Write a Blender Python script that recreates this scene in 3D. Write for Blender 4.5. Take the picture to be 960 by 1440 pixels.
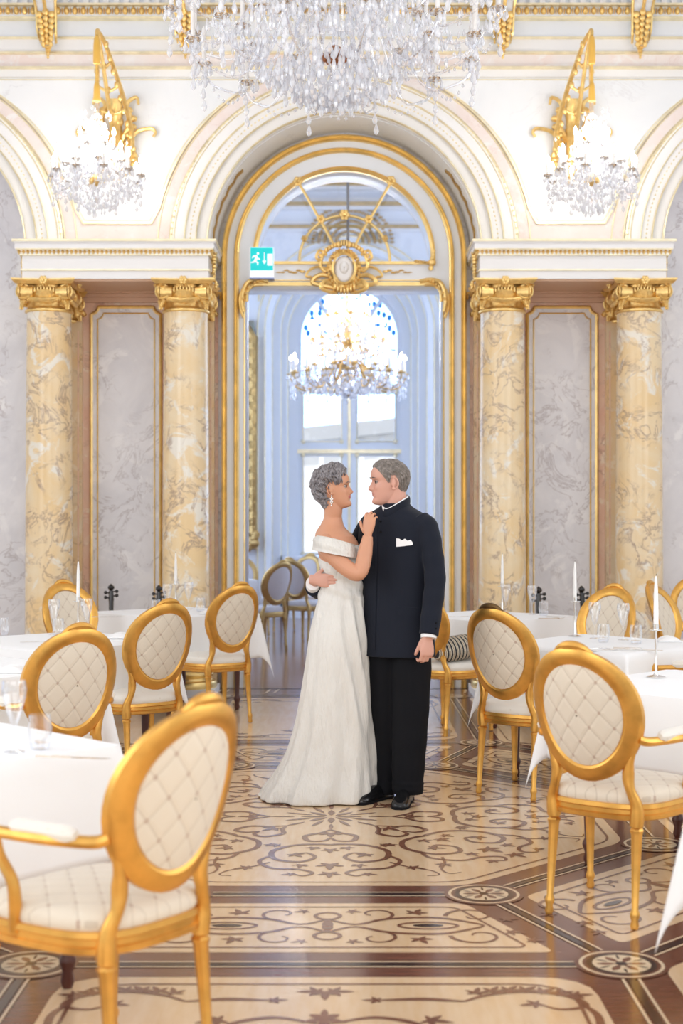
import bpy, bmesh, math, random
from mathutils import Vector, Matrix, noise
from math import sin, cos, pi, radians as R, sqrt, atan2, hypot
random.seed(11)
S = bpy.context.scene
for o in list(bpy.data.objects): bpy.data.objects.remove(o)
COL = S.collection
# ------------------------------------------------------------------ camera, sky, exposure
EYE, F = 1.45, 2000.0            # eye height (m), focal length in pixels of the 960x1440 frame
cd = bpy.data.cameras.new('camera'); cam = bpy.data.objects.new('camera', cd); COL.objects.link(cam)
cam.location = (0, 0, EYE); cam.rotation_euler = (pi/2, 0, 0)
cd.sensor_fit = 'VERTICAL'; cd.sensor_height = 36; cd.lens = 50; cd.shift_y = 13/1440
cd.clip_start = .1; cd.clip_end = 200
cd.dof.use_dof = True; cd.dof.focus_distance = 7.4; cd.dof.aperture_fstop = 2.6
S.camera = cam
S.view_settings.view_transform = 'Standard'; S.view_settings.look = 'None'
S.view_settings.gamma = 1; S.view_settings.use_curve_mapping = False
S.view_settings.exposure = 0.10
WARM, SKY = .92, 6.0
w = bpy.data.worlds.new('world'); S.world = w; w.use_nodes = True
nt = w.node_tree; nt.nodes.clear()
def wn(t, **k):
    n = nt.nodes.new(t)
    for a, v in k.items(): setattr(n, a, v)
    return n
tc = wn('ShaderNodeTexCoord'); sx = wn('ShaderNodeSeparateXYZ'); nt.links.new(tc.outputs['Generated'], sx.inputs[0])
mr = wn('ShaderNodeMapRange'); mr.interpolation_type = 'SMOOTHSTEP'
mr.inputs[1].default_value = .72; mr.inputs[2].default_value = .86; nt.links.new(sx.outputs[1], mr.inputs[0])
b1 = wn('ShaderNodeBackground'); b1.inputs[0].default_value = (.95, .975, 1, 1); b1.inputs[1].default_value = WARM
# brighter bands added to the surroundings, like unseen hall windows, for gilding to reflect
wv = wn('ShaderNodeTexWave'); wv.wave_type = 'BANDS'; wv.bands_direction = 'Y'; wv.inputs['Scale'].default_value = .9
nt.links.new(tc.outputs['Generated'], wv.inputs[0])
ml = wn('ShaderNodeMath', operation='MULTIPLY_ADD'); nt.links.new(wv.outputs[1], ml.inputs[0]); ml.inputs[1].default_value = WARM*1.1; ml.inputs[2].default_value = WARM*.45
nt.links.new(ml.outputs[0], b1.inputs[1])
b2 = wn('ShaderNodeBackground'); b2.inputs[0].default_value = (.30, .50, 1, 1); b2.inputs[1].default_value = SKY
mx = wn('ShaderNodeMixShader'); nt.links.new(mr.outputs[0], mx.inputs[0]); nt.links.new(b1.outputs[0], mx.inputs[1]); nt.links.new(b2.outputs[0], mx.inputs[2])
wo = wn('ShaderNodeOutputWorld'); nt.links.new(mx.outputs[0], wo.inputs[0])
def area(name, loc, rot, sx_, sy_, power, color):
    l = bpy.data.lights.new(name, 'AREA'); l.shape = 'RECTANGLE'; l.size = sx_; l.size_y = sy_; l.energy = power; l.color = color
    o = bpy.data.objects.new(name, l); COL.objects.link(o); o.location = loc; o.rotation_euler = rot; return o
# daylight through the tall windows behind the camera and along the side of the hall
area('daylight_fill', (-5.5, 3.5, 3.2), (0, R(-80), 0), 3.2, 6.0, 135, (.97, .98, 1))
area('daylight_fill', (5.5, 3.5, 3.2), (0, R(80), 0), 3.2, 6.0, 110, (.97, .98, 1))
area('daylight_fill', (0, -3, 3.4), (R(84), 0, 0), 6.0, 3.4, 130, (1, .99, .98))

sl_ = bpy.data.lights.new('sun', 'SUN'); sl_.energy = 2.6; sl_.angle = R(2); so_ = bpy.data.objects.new('sun', sl_); COL.objects.link(so_); so_.rotation_euler = (R(34), 0, 0)
# blue area lamps added along the far room's solid sides to brighten it
area('daylight_fill', (-3.35, 17.3, 3.0), (0, R(-90), 0), 4.0, 4.5, 130, (.60, .74, 1))
area('daylight_fill', (3.35, 17.3, 3.0), (0, R(90), 0), 4.0, 4.5, 130, (.60, .74, 1))

# ------------------------------------------------------------------ materials
def mat(name, color, rough=.5, metal=0, spec=.5, trans=0, coat=0, emit=None, es=0, sheen=0, sss=0):
    m = bpy.data.materials.new(name); m.use_nodes = True; b = m.node_tree.nodes['Principled BSDF']
    b.inputs['Base Color'].default_value = (*color, 1); b.inputs['Roughness'].default_value = rough
    b.inputs['Metallic'].default_value = metal; b.inputs['Specular IOR Level'].default_value = spec
    b.inputs['Transmission Weight'].default_value = trans; b.inputs['Coat Weight'].default_value = coat
    b.inputs['Sheen Weight'].default_value = sheen
    if sss: b.inputs['Subsurface Weight'].default_value = sss; b.inputs['Subsurface Radius'].default_value = (.012, .005, .003); b.inputs['Subsurface Scale'].default_value = 1
    if emit: b.inputs['Emission Color'].default_value = (*emit, 1); b.inputs['Emission Strength'].default_value = es
    return m
def nd(m, t, **k):
    n = m.node_tree.nodes.new(t)
    for a, v in k.items(): setattr(n, a, v)
    return n
def lk(m, a, b): m.node_tree.links.new(a, b)
def ramp(m, src, stops):
    r = nd(m, 'ShaderNodeValToRGB'); e = r.color_ramp.elements
    while len(e) > 1: e.remove(e[-1])
    e[0].position = stops[0][0]; e[0].color = (*stops[0][1], 1)
    for p, c in stops[1:]:
        q = e.new(p); q.color = (*c, 1)
    lk(m, src, r.inputs[0]); return r
def mixc(m, fac, a, b, mode='MIX'):
    x = nd(m, 'ShaderNodeMix', data_type='RGBA', blend_type=mode)
    if isinstance(fac, float): x.inputs[0].default_value = fac
    else: lk(m, fac, x.inputs[0])
    for s, i in ((a, 6), (b, 7)):
        if isinstance(s, tuple): x.inputs[i].default_value = (*s, 1)
        else: lk(m, s, x.inputs[i])
    return x.outputs[2]
def coords(m, scale=(1, 1, 1), rot=(0, 0, 0)):
    t = nd(m, 'ShaderNodeTexCoord'); g = nd(m, 'ShaderNodeMapping')
    g.inputs['Scale'].default_value = scale; g.inputs['Rotation'].default_value = rot
    lk(m, t.outputs['Object'], g.inputs[0]); return g.outputs[0]
def noi(m, vec, scale, detail=6, rough=.55, dist=0):
    n = nd(m, 'ShaderNodeTexNoise'); n.inputs['Scale'].default_value = scale; n.inputs['Detail'].default_value = detail
    n.inputs['Roughness'].default_value = rough; n.inputs['Distortion'].default_value = dist; lk(m, vec, n.inputs['Vector']); return n
def bump(m, h, strength=.3, dist=.01):
    b = nd(m, 'ShaderNodeBump'); b.inputs['Strength'].default_value = strength; b.inputs['Distance'].default_value = dist
    lk(m, h, b.inputs['Height']); lk(m, b.outputs[0], m.node_tree.nodes['Principled BSDF'].inputs['Normal'])
def marble(name, base, cloud, vein, patch=None, scale=1.0, rough=.22, rot=(0, .5, 0), vw=.035, pcov=.56, gate_=.47):
    m = mat(name, base, rough, spec=.5); P_ = m.node_tree.nodes['Principled BSDF']
    v = coords(m, (scale,)*3, rot)
    oi = nd(m, 'ShaderNodeObjectInfo'); va = nd(m, 'ShaderNodeVectorMath', operation='ADD'); sc_ = nd(m, 'ShaderNodeMath', operation='MULTIPLY'); sc_.inputs[1].default_value = 37
    lk(m, oi.outputs['Random'], sc_.inputs[0]); lk(m, v, va.inputs[0]); lk(m, sc_.outputs[0], va.inputs[1]); v = va.outputs[0]
    n1 = noi(m, v, 1.1, 5, .6, .8); c = mixc(m, ramp(m, n1.outputs[0], [(.38, (0,)*3), (.66, (1,)*3)]).outputs[0], base, cloud)
    if patch:
        n2 = noi(m, v, 1.7, 7, .62, 1.4); c = mixc(m, ramp(m, n2.outputs[0], [(pcov, (0,)*3), (pcov+.07, (1,)*3)]).outputs[0], c, patch)
    n3 = noi(m, v, 2.3, 9, .62, 1.0); a = nd(m, 'ShaderNodeMath', operation='SUBTRACT'); lk(m, n3.outputs[0], a.inputs[0]); a.inputs[1].default_value = .5
    ab = nd(m, 'ShaderNodeMath', operation='ABSOLUTE'); lk(m, a.outputs[0], ab.inputs[0])
    vr = ramp(m, ab.outputs[0], [(0, (.85,)*3), (vw*.35, (.35,)*3), (vw, (0,)*3)])
    n4 = noi(m, v, 1.4, 3); gate = ramp(m, n4.outputs[0], [(gate_, (0,)*3), (gate_+.13, (1,)*3)])
    fac = mixc(m, 1.0, vr.outputs[0], gate.outputs[0], 'MULTIPLY')
    c = mixc(m, fac, c, vein)
    lk(m, c, P_.inputs['Base Color']); return m
M = {}
def gold(name, c, rough, nscale=9, bs=.0):
    m = mat(name, c, rough, metal=.88, spec=.5)
    v = coords(m); n = noi(m, v, nscale, 4)
    cc = mixc(m, ramp(m, n.outputs[0], [(.35, (0,)*3), (.7, (1,)*3)]).outputs[0], c, tuple(x*.78 for x in c))
    lk(m, cc, m.node_tree.nodes['Principled BSDF'].inputs['Base Color'])
    if bs: bump(m, noi(m, v, 60, 3).outputs[0], bs, .01)
    return m
M['gold'] = gold('gilding', (.98, .72, .30), .33)
M['gold_rough'] = gold('carved_gilding', (.98, .70, .28), .36, 20, .35)
M['gold_pale'] = gold('pale_gilding', (.98, .88, .62), .38)
M['gold_chair'] = gold('chair_gilding', (.84, .46, .11), .36, 14)
M['gold_dark'] = gold('aged_gilding', (.62, .42, .17), .4)
M['white'] = mat('white_paint', (.87, .87, .88), .45)
M['white_cool'] = mat('pale_blue_white_paint', (.80, .84, .90), .42)
M['white_warm'] = mat('warm_white_paint', (.86, .85, .83), .45)
M['soffit'] = mat('shaded_rose_stucco', (.66, .43, .30), .4)  # pink beam and soffit, their shadow tint put into the colour
M['marble_grey'] = marble('grey_marble', (.83, .83, .87), (.70, .70, .75), (.46, .42, .44), (.87, .87, .90), 1.5, vw=.026, gate_=.43)
M['marble_white'] = marble('pale_marble', (.88, .90, .93), (.82, .85, .89), (.74, .75, .79), None, .9, vw=.014)
M['marble_pink'] = marble('rose_marble', (.89, .84, .83), (.88, .76, .73), (.80, .66, .63), (.91, .88, .88), 1.6, vw=.02)
M['marble_rose'] = marble('deep_rose_marble', (.78, .50, .38), (.82, .62, .48), (.45, .28, .22), (.86, .72, .58), 1.8)
M['marble_yellow'] = marble('yellow_marble', (.85, .63, .34), (.86, .72, .50), (.36, .25, .20), (.87, .82, .72), 1.9, rot=(.4, .5, 0), vw=.045, pcov=.54, gate_=.40)
M['marble_dim'] = marble('yellow_marble_shaded', (.78, .55, .30), (.74, .62, .45), (.40, .28, .20), (.82, .68, .5), 2.0)  # yellow marble of the pilasters, shade behind the columns mixed into the colour
# floor woods
def wood(name, a, b, rough=.2, sc=(3, 30, 3)):
    m = mat(name, a, rough, spec=.5, coat=.35); m.node_tree.nodes['Principled BSDF'].inputs['Coat Roughness'].default_value = .12
    n = noi(m, coords(m, sc), 2.0, 5); cc = mixc(m, ramp(m, n.outputs[0], [(.35, (0,)*3), (.68, (1,)*3)]).outputs[0], a, b)
    lk(m, cc, m.node_tree.nodes['Principled BSDF'].inputs['Base Color']); return m
M['wood_brown'] = wood('walnut_parquet', (.15, .058, .038), (.23, .095, .06))
M['wood_light'] = wood('maple_parquet', (.78, .55, .33), (.83, .63, .42), sc=(14, 2, 3))
M['wood_cream'] = wood('boxwood_inlay', (.78, .62, .42), (.82, .66, .46))
M['wood_ink'] = wood('ebony_inlay', (.035, .02, .022), (.06, .035, .03))
M['wood_scroll'] = wood('mahogany_inlay', (.20, .085, .055), (.27, .12, .07))
# far room planks
m = wood('oak_planks', (.30, .15, .10), (.38, .2, .13), .18); v = coords(m, (1, 1, 1))
br = nd(m, 'ShaderNodeTexBrick'); br.inputs['Scale'].default_value = 1; br.inputs['Brick Width'].default_value = .9; br.inputs['Row Height'].default_value = .11
br.inputs['Mortar Size'].default_value = .004; br.inputs['Color1'].default_value = (.34, .17, .11, 1); br.inputs['Color2'].default_value = (.22, .10, .07, 1); br.inputs['Mortar'].default_value = (.1, .05, .03, 1)
lk(m, v, br.inputs[0]); lk(m, br.outputs[0], m.node_tree.nodes['Principled BSDF'].inputs['Base Color']); M['planks'] = m
# diamond tufted upholstery: lattice of thin stitched lines with small knots
m = mat('cream_damask', (.84, .78, .66), .75, sheen=.3); v = coords(m, (1, 1, 1))
sp = nd(m, 'ShaderNodeSeparateXYZ'); lk(m, v, sp.inputs[0])
def mth(m, op, a, b=None, c=None):
    n = nd(m, 'ShaderNodeMath', operation=op)
    for i, s in enumerate((a, b, c)):
        if s is None: continue
        if isinstance(s, (int, float)): n.inputs[i].default_value = s
        else: lk(m, s, n.inputs[i])
    return n.outputs[0]
t = nd(m, 'ShaderNodeTexCoord'); uvs = nd(m, 'ShaderNodeSeparateXYZ'); lk(m, t.outputs['UV'], uvs.inputs[0])
A_ = mth(m, 'MULTIPLY', uvs.outputs[0], 1/.084); B_ = mth(m, 'MULTIPLY', uvs.outputs[1], 1/.11)
p = mth(m, 'ADD', A_, B_); q = mth(m, 'SUBTRACT', A_, B_)
def near(x, wd):
    f = mth(m, 'FRACT', x); f = mth(m, 'SUBTRACT', f, .5); f = mth(m, 'ABSOLUTE', f); f = mth(m, 'SUBTRACT', .5, f)
    return f
fp, fq = near(p, 0), near(q, 0)
line = mth(m, 'MINIMUM', fp, fq); line = mth(m, 'LESS_THAN', line, .028)
knot = mth(m, 'MAXIMUM', fp, fq); knot = mth(m, 'LESS_THAN', knot, .075)
c = mixc(m, mth(m, 'MULTIPLY', line, .42), (.75, .67, .55), (.46, .38, .29)); c = mixc(m, mth(m, 'MULTIPLY', knot, .75), c, (.48, .34, .26))
lk(m, c, m.node_tree.nodes['Principled BSDF'].inputs['Base Color']); M['damask'] = m
hh = mth(m, 'MINIMUM', fp, fq); bump(m, mth(m, 'MINIMUM', hh, .18), .5, .02)
m = mat('pale_seat_damask', (.88, .86, .80), .8, sheen=.3)
n = nd(m, 'ShaderNodeTexVoronoi'); n.inputs['Scale'].default_value = 26; lk(m, coords(m), n.inputs['Vector'])
lk(m, mixc(m, ramp(m, n.outputs[0], [(.0, (1,)*3), (.16, (0,)*3)]).outputs[0], (.82, .79, .72), (.64, .56, .45)), m.node_tree.nodes['Principled BSDF'].inputs['Base Color']); M['seat_fabric'] = m
M['fabric_grey'] = mat('lilac_grey_fabric', (.60, .57, .58), .85)
m = mat('table_linen', (.90, .91, .92), .8, sheen=.2); bump(m, noi(m, coords(m), 5, 4).outputs[0], .12, .03); M['linen'] = m
M['table_wood'] = mat('dark_mahogany', (.09, .025, .015), .3)
M['candle'] = mat('white_wax', (.93, .92, .90), .4, sss=.0)
M['silver'] = mat('polished_silver', (.85, .84, .82), .15, metal=1)
M['porcelain'] = mat('white_porcelain', (.92, .92, .93), .2)
M['black_lacquer'] = mat('black_lacquer', (.015, .012, .012), .25)
def thin_glass(name, tint=(1, 1, 1), base=.06, edge=.75):
    m = bpy.data.materials.new(name); m.use_nodes = True; m.node_tree.nodes.clear()
    tr = nd(m, 'ShaderNodeBsdfTransparent'); tr.inputs[0].default_value = (*tint, 1)
    gl = nd(m, 'ShaderNodeBsdfGlossy'); gl.inputs[0].default_value = (.95, .97, 1, 1); gl.inputs['Roughness'].default_value = .04
    lw = nd(m, 'ShaderNodeLayerWeight'); lw.inputs[0].default_value = .28
    f = mth(m, 'MULTIPLY_ADD', lw.outputs[1], edge, base)
    mxs = nd(m, 'ShaderNodeMixShader'); lk(m, f, mxs.inputs[0]); lk(m, tr.outputs[0], mxs.inputs[1]); lk(m, gl.outputs[0], mxs.inputs[2])
    o = nd(m, 'ShaderNodeOutputMaterial'); lk(m, mxs.outputs[0], o.inputs[0]); return m
M['glass'] = thin_glass('drinking_glass')
M['pane'] = thin_glass('window_glass', base=.02, edge=.3)
M['pane_fan'] = thin_glass('fanlight_glass', base=.06, edge=.5)
m = thin_glass('cut_crystal', (.97, .98, 1), .22, .75); M['crystal'] = m
df = nd(m, 'ShaderNodeBsdfDiffuse'); df.inputs[0].default_value = (.95, .96, 1, 1); mx2 = nd(m, 'ShaderNodeMixShader'); mx2.inputs[0].default_value = .34
o_ = [q for q in m.node_tree.nodes if q.type == 'OUTPUT_MATERIAL'][0]; lk(m, o_.inputs[0].links[0].from_socket, mx2.inputs[1]); lk(m, df.outputs[0], mx2.inputs[2]); lk(m, mx2.outputs[0], o_.inputs[0])
M['crystal_arm'] = thin_glass('crystal_tube', (.98, .98, 1), .16, .8)
M['flame'] = mat('candle_bulb', (1, 1, 1), .4, emit=(1, .93, .82), es=40)
M['flame_big'] = mat('frosted_candle', (.95, .95, .95), .35)
# people
M['skin_w'] = mat('tanned_skin', (.66, .33, .20), .48, sss=.15)
M['skin_m'] = mat('fair_skin', (.70, .38, .29), .5, sss=.15)
M['lips'] = mat('lips', (.52, .14, .12), .35); M['lips_m'] = mat('lips_pale', (.58, .26, .22), .45)
M['brow'] = mat('eyebrow_hair', (.12, .09, .08), .7)
M['eye_white'] = mat('eye_white', (.62, .57, .54), .35); M['iris'] = mat('iris', (.04, .028, .02), .3)
def hairmat(name, a, b):
    m = mat(name, a, .5); n = noi(m, coords(m), 70, 3)
    lk(m, mixc(m, ramp(m, n.outputs[0], [(.4, (0,)*3), (.62, (1,)*3)]).outputs[0], a, b), m.node_tree.nodes['Principled BSDF'].inputs['Base Color']); return m
M['hair_w'] = hairmat('silver_grey_curls', (.17, .155, .165), (.34, .32, .33))
M['hair_m'] = hairmat('grey_brown_hair', (.20, .175, .155), (.34, .30, .27))
m = mat('ivory_satin', (.77, .75, .70), .40, sheen=.3); bump(m, noi(m, coords(m, (8, 8, 1.6), (0, .35, 0)), 2.2, 5, .6).outputs[0], .55, .05); M['satin'] = m
m = mat('navy_wool', (.006, .009, .019), .8, sheen=.06, spec=.3); M['wool'] = m
M['wool_dark'] = mat('black_wool', (.004, .0045, .007), .85, spec=.25)
M['leather'] = mat('black_patent_leather', (.01, .01, .011), .16)
M['cotton'] = mat('white_cotton', (.9, .9, .9), .6)
m = mat('striped_ticking', (.1, .1, .1), .8); wv_ = nd(m, 'ShaderNodeTexWave', wave_type='BANDS', bands_direction='X'); wv_.inputs['Scale'].default_value = 11; lk(m, coords(m), wv_.inputs[0])
lk(m, ramp(m, wv_.outputs[1], [(0, (.03, .03, .035)), (.48, (.03, .03, .035)), (.52, (.80, .72, .55)), (.8, (.86, .80, .66)), (.9, (.3, .22, .14))]).outputs[0], m.node_tree.nodes['Principled BSDF'].inputs['Base Color']); M['stripes'] = m
M['sign_green'] = mat('turquoise_sign', (.0, .50, .52), .4, emit=(0, .75, .78), es=.35)
M['sign_white'] = mat('white_sign', (.9, .9, .92), .4, emit=(.9, .95, 1), es=.35)
M['sign_blue'] = mat('sign_box_edge', (.30, .38, .70), .4)
M['canvas'] = mat('oil_painting', (.20, .28, .24), .5)
m = M['canvas']; n = noi(m, coords(m), 2.5, 5); lk(m, ramp(m, n.outputs[0], [(.3, (.10, .14, .12)), (.5, (.25, .36, .33)), (.62, (.5, .36, .25)), (.75, (.55, .6, .6))]).outputs[0], m.node_tree.nodes['Principled BSDF'].inputs['Base Color'])
M['tassel'] = mat('yellow_silk', (.85, .50, .08), .5, sheen=.4)
M['facade'] = mat('pale_render', (.85, .85, .84), .8); M['roof'] = mat('grey_roof', (.45, .47, .5), .7)
M['bronze'] = mat('copper_cap', (.42, .17, .08), .35, metal=.8)
M['cord'] = mat('dark_chain', (.14, .12, .11), .5)
M['stained_blue'] = mat('cobalt_glass', (.05, .35, .9), .2, trans=.0)

# ------------------------------------------------------------------ mesh helpers
def X(px, D): return (px-480)*D/F
def Z(py, D): return EYE-(py-733)*D/F
class MB:
    def __init__(s): s.v = []; s.f = []; s.mi = []; s.uv = None
    def add(s, vs, fs, m=0):
        b = len(s.v); s.v += [tuple(p) for p in vs]
        for f in fs: s.f.append(tuple(b+i for i in f)); s.mi.append(m)
    def box(s, x0, x1, y0, y1, z0, z1, m=0):
        s.add([(x0,y0,z0),(x1,y0,z0),(x1,y1,z0),(x0,y1,z0),(x0,y0,z1),(x1,y0,z1),(x1,y1,z1),(x0,y1,z1)],
              [(0,3,2,1),(4,5,6,7),(0,1,5,4),(1,2,6,5),(2,3,7,6),(3,0,4,7)], m)
    def tube(s, pts, r, n=8, m=0, caps=True, flat=None):
        pts = [Vector(p) for p in pts]; k = len(pts)
        rs = r if isinstance(r, (list, tuple)) else [r]*k
        t0 = (pts[1]-pts[0]).normalized(); up = Vector((0, 0, 1)) if abs(t0.z) < .9 else Vector((0, 1, 0))
        u = t0.cross(up).normalized(); V = []
        for i in range(k):
            t = (pts[min(i+1, k-1)]-pts[max(i-1, 0)])
            t = t.normalized() if t.length > 1e-9 else t0
            u = (u-t*u.dot(t)); u = u.normalized() if u.length > 1e-6 else t.orthogonal().normalized()
            w_ = t.cross(u)
            for j in range(n):
                a = 2*pi*j/n; V.append(pts[i]+(u*cos(a)+w_*sin(a))*rs[i])
        if flat:
            ax, c0, fk = flat
            for p_ in V: p_[ax] = c0+(p_[ax]-c0)*fk
        Fc = [(i*n+j, i*n+(j+1) % n, (i+1)*n+(j+1) % n, (i+1)*n+j) for i in range(k-1) for j in range(n)]
        if caps: Fc += [tuple(range(n-1, -1, -1)), tuple((k-1)*n+j for j in range(n))]
        s.add(V, Fc, m)
    def loft(s, rings, m=0, caps=True, closed=True):
        n = len(rings[0]); V = [p for r_ in rings for p in r_]; jn = n if closed else n-1
        Fc = [(i*n+j, i*n+(j+1) % n, (i+1)*n+(j+1) % n, (i+1)*n+j) for i in range(len(rings)-1) for j in range(jn)]
        if caps: Fc += [tuple(range(n-1, -1, -1)), tuple((len(rings)-1)*n+j for j in range(n))]
        s.add(V, Fc, m)
    def lathe(s, prof, c=(0, 0, 0), n=24, m=0, caps=True):
        s.loft([[(c[0]+r_*cos(2*pi*j/n), c[1]+r_*sin(2*pi*j/n), c[2]+z_) for j in range(n)] for r_, z_ in prof], m, caps)
    def ell(s, c, r, n=12, k=8, m=0, rot=None):
        rings = []
        for i in range(k+1):
            a = -pi/2+pi*i/k; a = max(-pi/2+.02, min(pi/2-.02, a))
            ring = [Vector((r[0]*cos(a)*cos(2*pi*j/n), r[1]*cos(a)*sin(2*pi*j/n), r[2]*sin(a))) for j in range(n)]
            if rot: ring = [rot @ p_ for p_ in ring]
            rings.append([p_+Vector(c) for p_ in ring])
        s.loft(rings, m)
    def prism(s, poly, y0, y1, m=0):       # polygon in XZ extruded along Y
        n = len(poly); V = [(x, y0, z) for x, z in poly]+[(x, y1, z) for x, z in poly]
        s.add(V, [tuple(range(n)), tuple(range(2*n-1, n-1, -1))]+[(i, n+i, n+(i+1) % n, (i+1) % n) for i in range(n)], m)
    def build(s, name, mats, parent=None, smooth=True, angle=40, loc=None, uv=None):
        me = bpy.data.meshes.new(name); me.from_pydata(s.v, [], s.f)
        if not isinstance(mats, (list, tuple)): mats = [mats]
        for m_ in mats: me.materials.append(m_)
        me.polygons.foreach_set('material_index', s.mi)
        if uv:
            l = me.uv_layers.new(name='UVMap')
            for lp in me.loops:
                l.data[lp.index].uv = uv(me.vertices[lp.vertex_index].co)
        bm = bmesh.new(); bm.from_mesh(me); bmesh.ops.recalc_face_normals(bm, faces=bm.faces); bm.to_mesh(me); bm.free()
        if smooth:
            me.polygons.foreach_set('use_smooth', [True]*len(me.polygons)); me.set_sharp_from_angle(angle=R(angle))
        me.update()
        o = bpy.data.objects.new(name, me); COL.objects.link(o)
        if parent: o.parent = parent
        if loc: o.location = loc
        return o
def tag(o, label=None, cat=None, group=None, kind=None):
    if label: o['label'] = label
    if cat: o['category'] = cat
    if group: o['group'] = group
    if kind: o['kind'] = kind
    return o
def thing(name, label, cat, loc=(0, 0, 0), rz=0, group=None):
    o = bpy.data.objects.new(name, None); COL.objects.link(o); o.location = loc; o.rotation_euler = (0, 0, rz); o.empty_display_size = .1
    return tag(o, label, cat, group)
def struct(o): o['kind'] = 'structure'; return o
def kids(o): return [c for c in KID.get(o.name, [])]
def dup(o, loc=None, rz=None, label=None, group=None, parent=None, root=True):
    c = o.copy(); COL.objects.link(c)
    if parent: c.parent = parent
    if loc is not None: c.location = loc
    if rz is not None: c.rotation_euler = (0, 0, rz)
    if label: c['label'] = label
    if group: c['group'] = group
    for ch in [q for q in o.children]: dup(ch, parent=c, root=False)
    return c
def cr(pts, n=6):                       # catmull-rom through points
    P_ = [Vector(p) for p in pts]; P_ = [P_[0]*2-P_[1]]+P_+[P_[-1]*2-P_[-2]]; out = []
    for i in range(1, len(P_)-2):
        a, b, c, d = P_[i-1:i+3]
        for k in range(n):
            t_ = k/n; out.append(.5*((2*b)+(c-a)*t_+(2*a-5*b+4*c-d)*t_*t_+(3*b-a-3*c+d)*t_**3))
    out.append(P_[-2]); return out
def lin(v, pts):
    if v <= pts[0][0]: return pts[0][1]
    for (a, b), (c, d) in zip(pts, pts[1:]):
        if v <= c:
            t_ = (v-a)/(c-a); return b+(d-b)*t_
    return pts[-1][1]
def smo(v, pts):                        # smooth interpolation of a table
    xs = [p_[0] for p_ in pts]
    if v <= xs[0]: return pts[0][1]
    if v >= xs[-1]: return pts[-1][1]
    for i in range(len(pts)-1):
        if v <= xs[i+1]:
            a, b = pts[i], pts[i+1]; h = b[0]-a[0]; t_ = (v-a[0])/h
            m0 = (b[1]-pts[i-1][1])/(b[0]-pts[i-1][0]) if i > 0 else (b[1]-a[1])/h
            m1 = (pts[i+2][1]-a[1])/(pts[i+2][0]-a[0]) if i+2 < len(pts) else (b[1]-a[1])/h
            return (2*t_**3-3*t_**2+1)*a[1]+(t_**3-2*t_**2+t_)*h*m0+(-2*t_**3+3*t_**2)*b[1]+(t_**3-t_**2)*h*m1
def spiral(c, r0, r1, a0, a1, y=None, n=28):   # in XZ plane at depth y (or XY if y is None)
    out = []
    for i in range(n+1):
        t_ = i/n; a = a0+(a1-a0)*t_; r_ = r0+(r1-r0)*t_
        if y is None: out.append((c[0]+r_*cos(a), c[1]+r_*sin(a)))
        else: out.append((c[0]+r_*cos(a), y, c[1]+r_*sin(a)))
    return out
# ================================================================== THE ROOM
XC, YW, YA, YE = .022, 12.45, 12.05, 11.75          # axis, wall face, arcade face, entablature face
CZ = 3.745                                          # spring line of the arches
def plate(name, outlines, y0, y1, m, parent=None, smooth=False):
    """flat slab in the XZ plane with holes (even-odd), y0..y1 thick"""
    cu = bpy.data.curves.new(name, 'CURVE'); cu.dimensions = '2D'; cu.fill_mode = 'BOTH'; cu.extrude = (y1-y0)/2
    for ol in outlines:
        s_ = cu.splines.new('POLY'); s_.points.add(len(ol)-1); s_.use_cyclic_u = True
        for i, (x, z) in enumerate(ol): s_.points[i].co = (x, z, 0, 1)
    t_ = bpy.data.objects.new(name+'_curve', cu); COL.objects.link(t_)
    dg = bpy.context.evaluated_depsgraph_get(); me = bpy.data.meshes.new_from_object(t_.evaluated_get(dg))
    bpy.data.objects.remove(t_); bpy.data.curves.remove(cu)
    for v in me.vertices:
        x, z, d = v.co; v.co = (x, (y0+y1)/2-d, z)
    me.materials.clear(); me.materials.append(m)
    bm = bmesh.new(); bm.from_mesh(me); bmesh.ops.remove_doubles(bm, verts=bm.verts, dist=1e-5); bmesh.ops.recalc_face_normals(bm, faces=bm.faces); bm.to_mesh(me); bm.free()
    o = bpy.data.objects.new(name, me); COL.objects.link(o)
    if parent: o.parent = parent
    return o
def arcpts(cx, cz, r, a0=0, a1=pi, n=48): return [(cx+r*cos(a0+(a1-a0)*i/n), cz+r*sin(a0+(a1-a0)*i/n)) for i in range(n+1)]
def arch_mold(mb, cx, cz, r, prof, z0=None, n=56, m=0, a0=0, a1=pi):
    """sweep a profile of (dr, y) round an arch; legs run down to z0"""
    rings = []
    if z0 is not None: rings.append([(cx+(r+d), y, z0) for d, y in prof])
    for i in range(n+1):
        a = a0+(a1-a0)*i/n; rings.append([(cx+(r+d)*cos(a), y, cz+(r+d)*sin(a)) for d, y in prof])
    if z0 is not None: rings.append([(cx-(r+d), y, z0) for d, y in prof])
    mb.loft(rings, m)
def rnd_prof(wd, y, dep): return [(-wd/2, y), (-wd/2, y-dep*.5), (-wd*.25, y-dep*.92), (0, y-dep), (wd*.25, y-dep*.92), (wd/2, y-dep*.5), (wd/2, y)]
def leafrow(mb, pts, s, m=0, y=0):          # little carved leaves in a row along points (x,z,angle)
    for x, z, a in pts:
        ca, sa = cos(a), sin(a)
        def q(u, v, d): return (x+u*ca-v*sa, y-d, z+u*sa+v*ca)
        mb.add([q(-.5*s, 0, 0), q(0, .62*s, 0), q(.5*s, 0, 0), q(0, -.62*s, 0), q(0, .05*s, .38*s)], [(0, 1, 4), (1, 2, 4), (2, 3, 4), (3, 0, 4)], m)
W = 6.6
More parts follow.
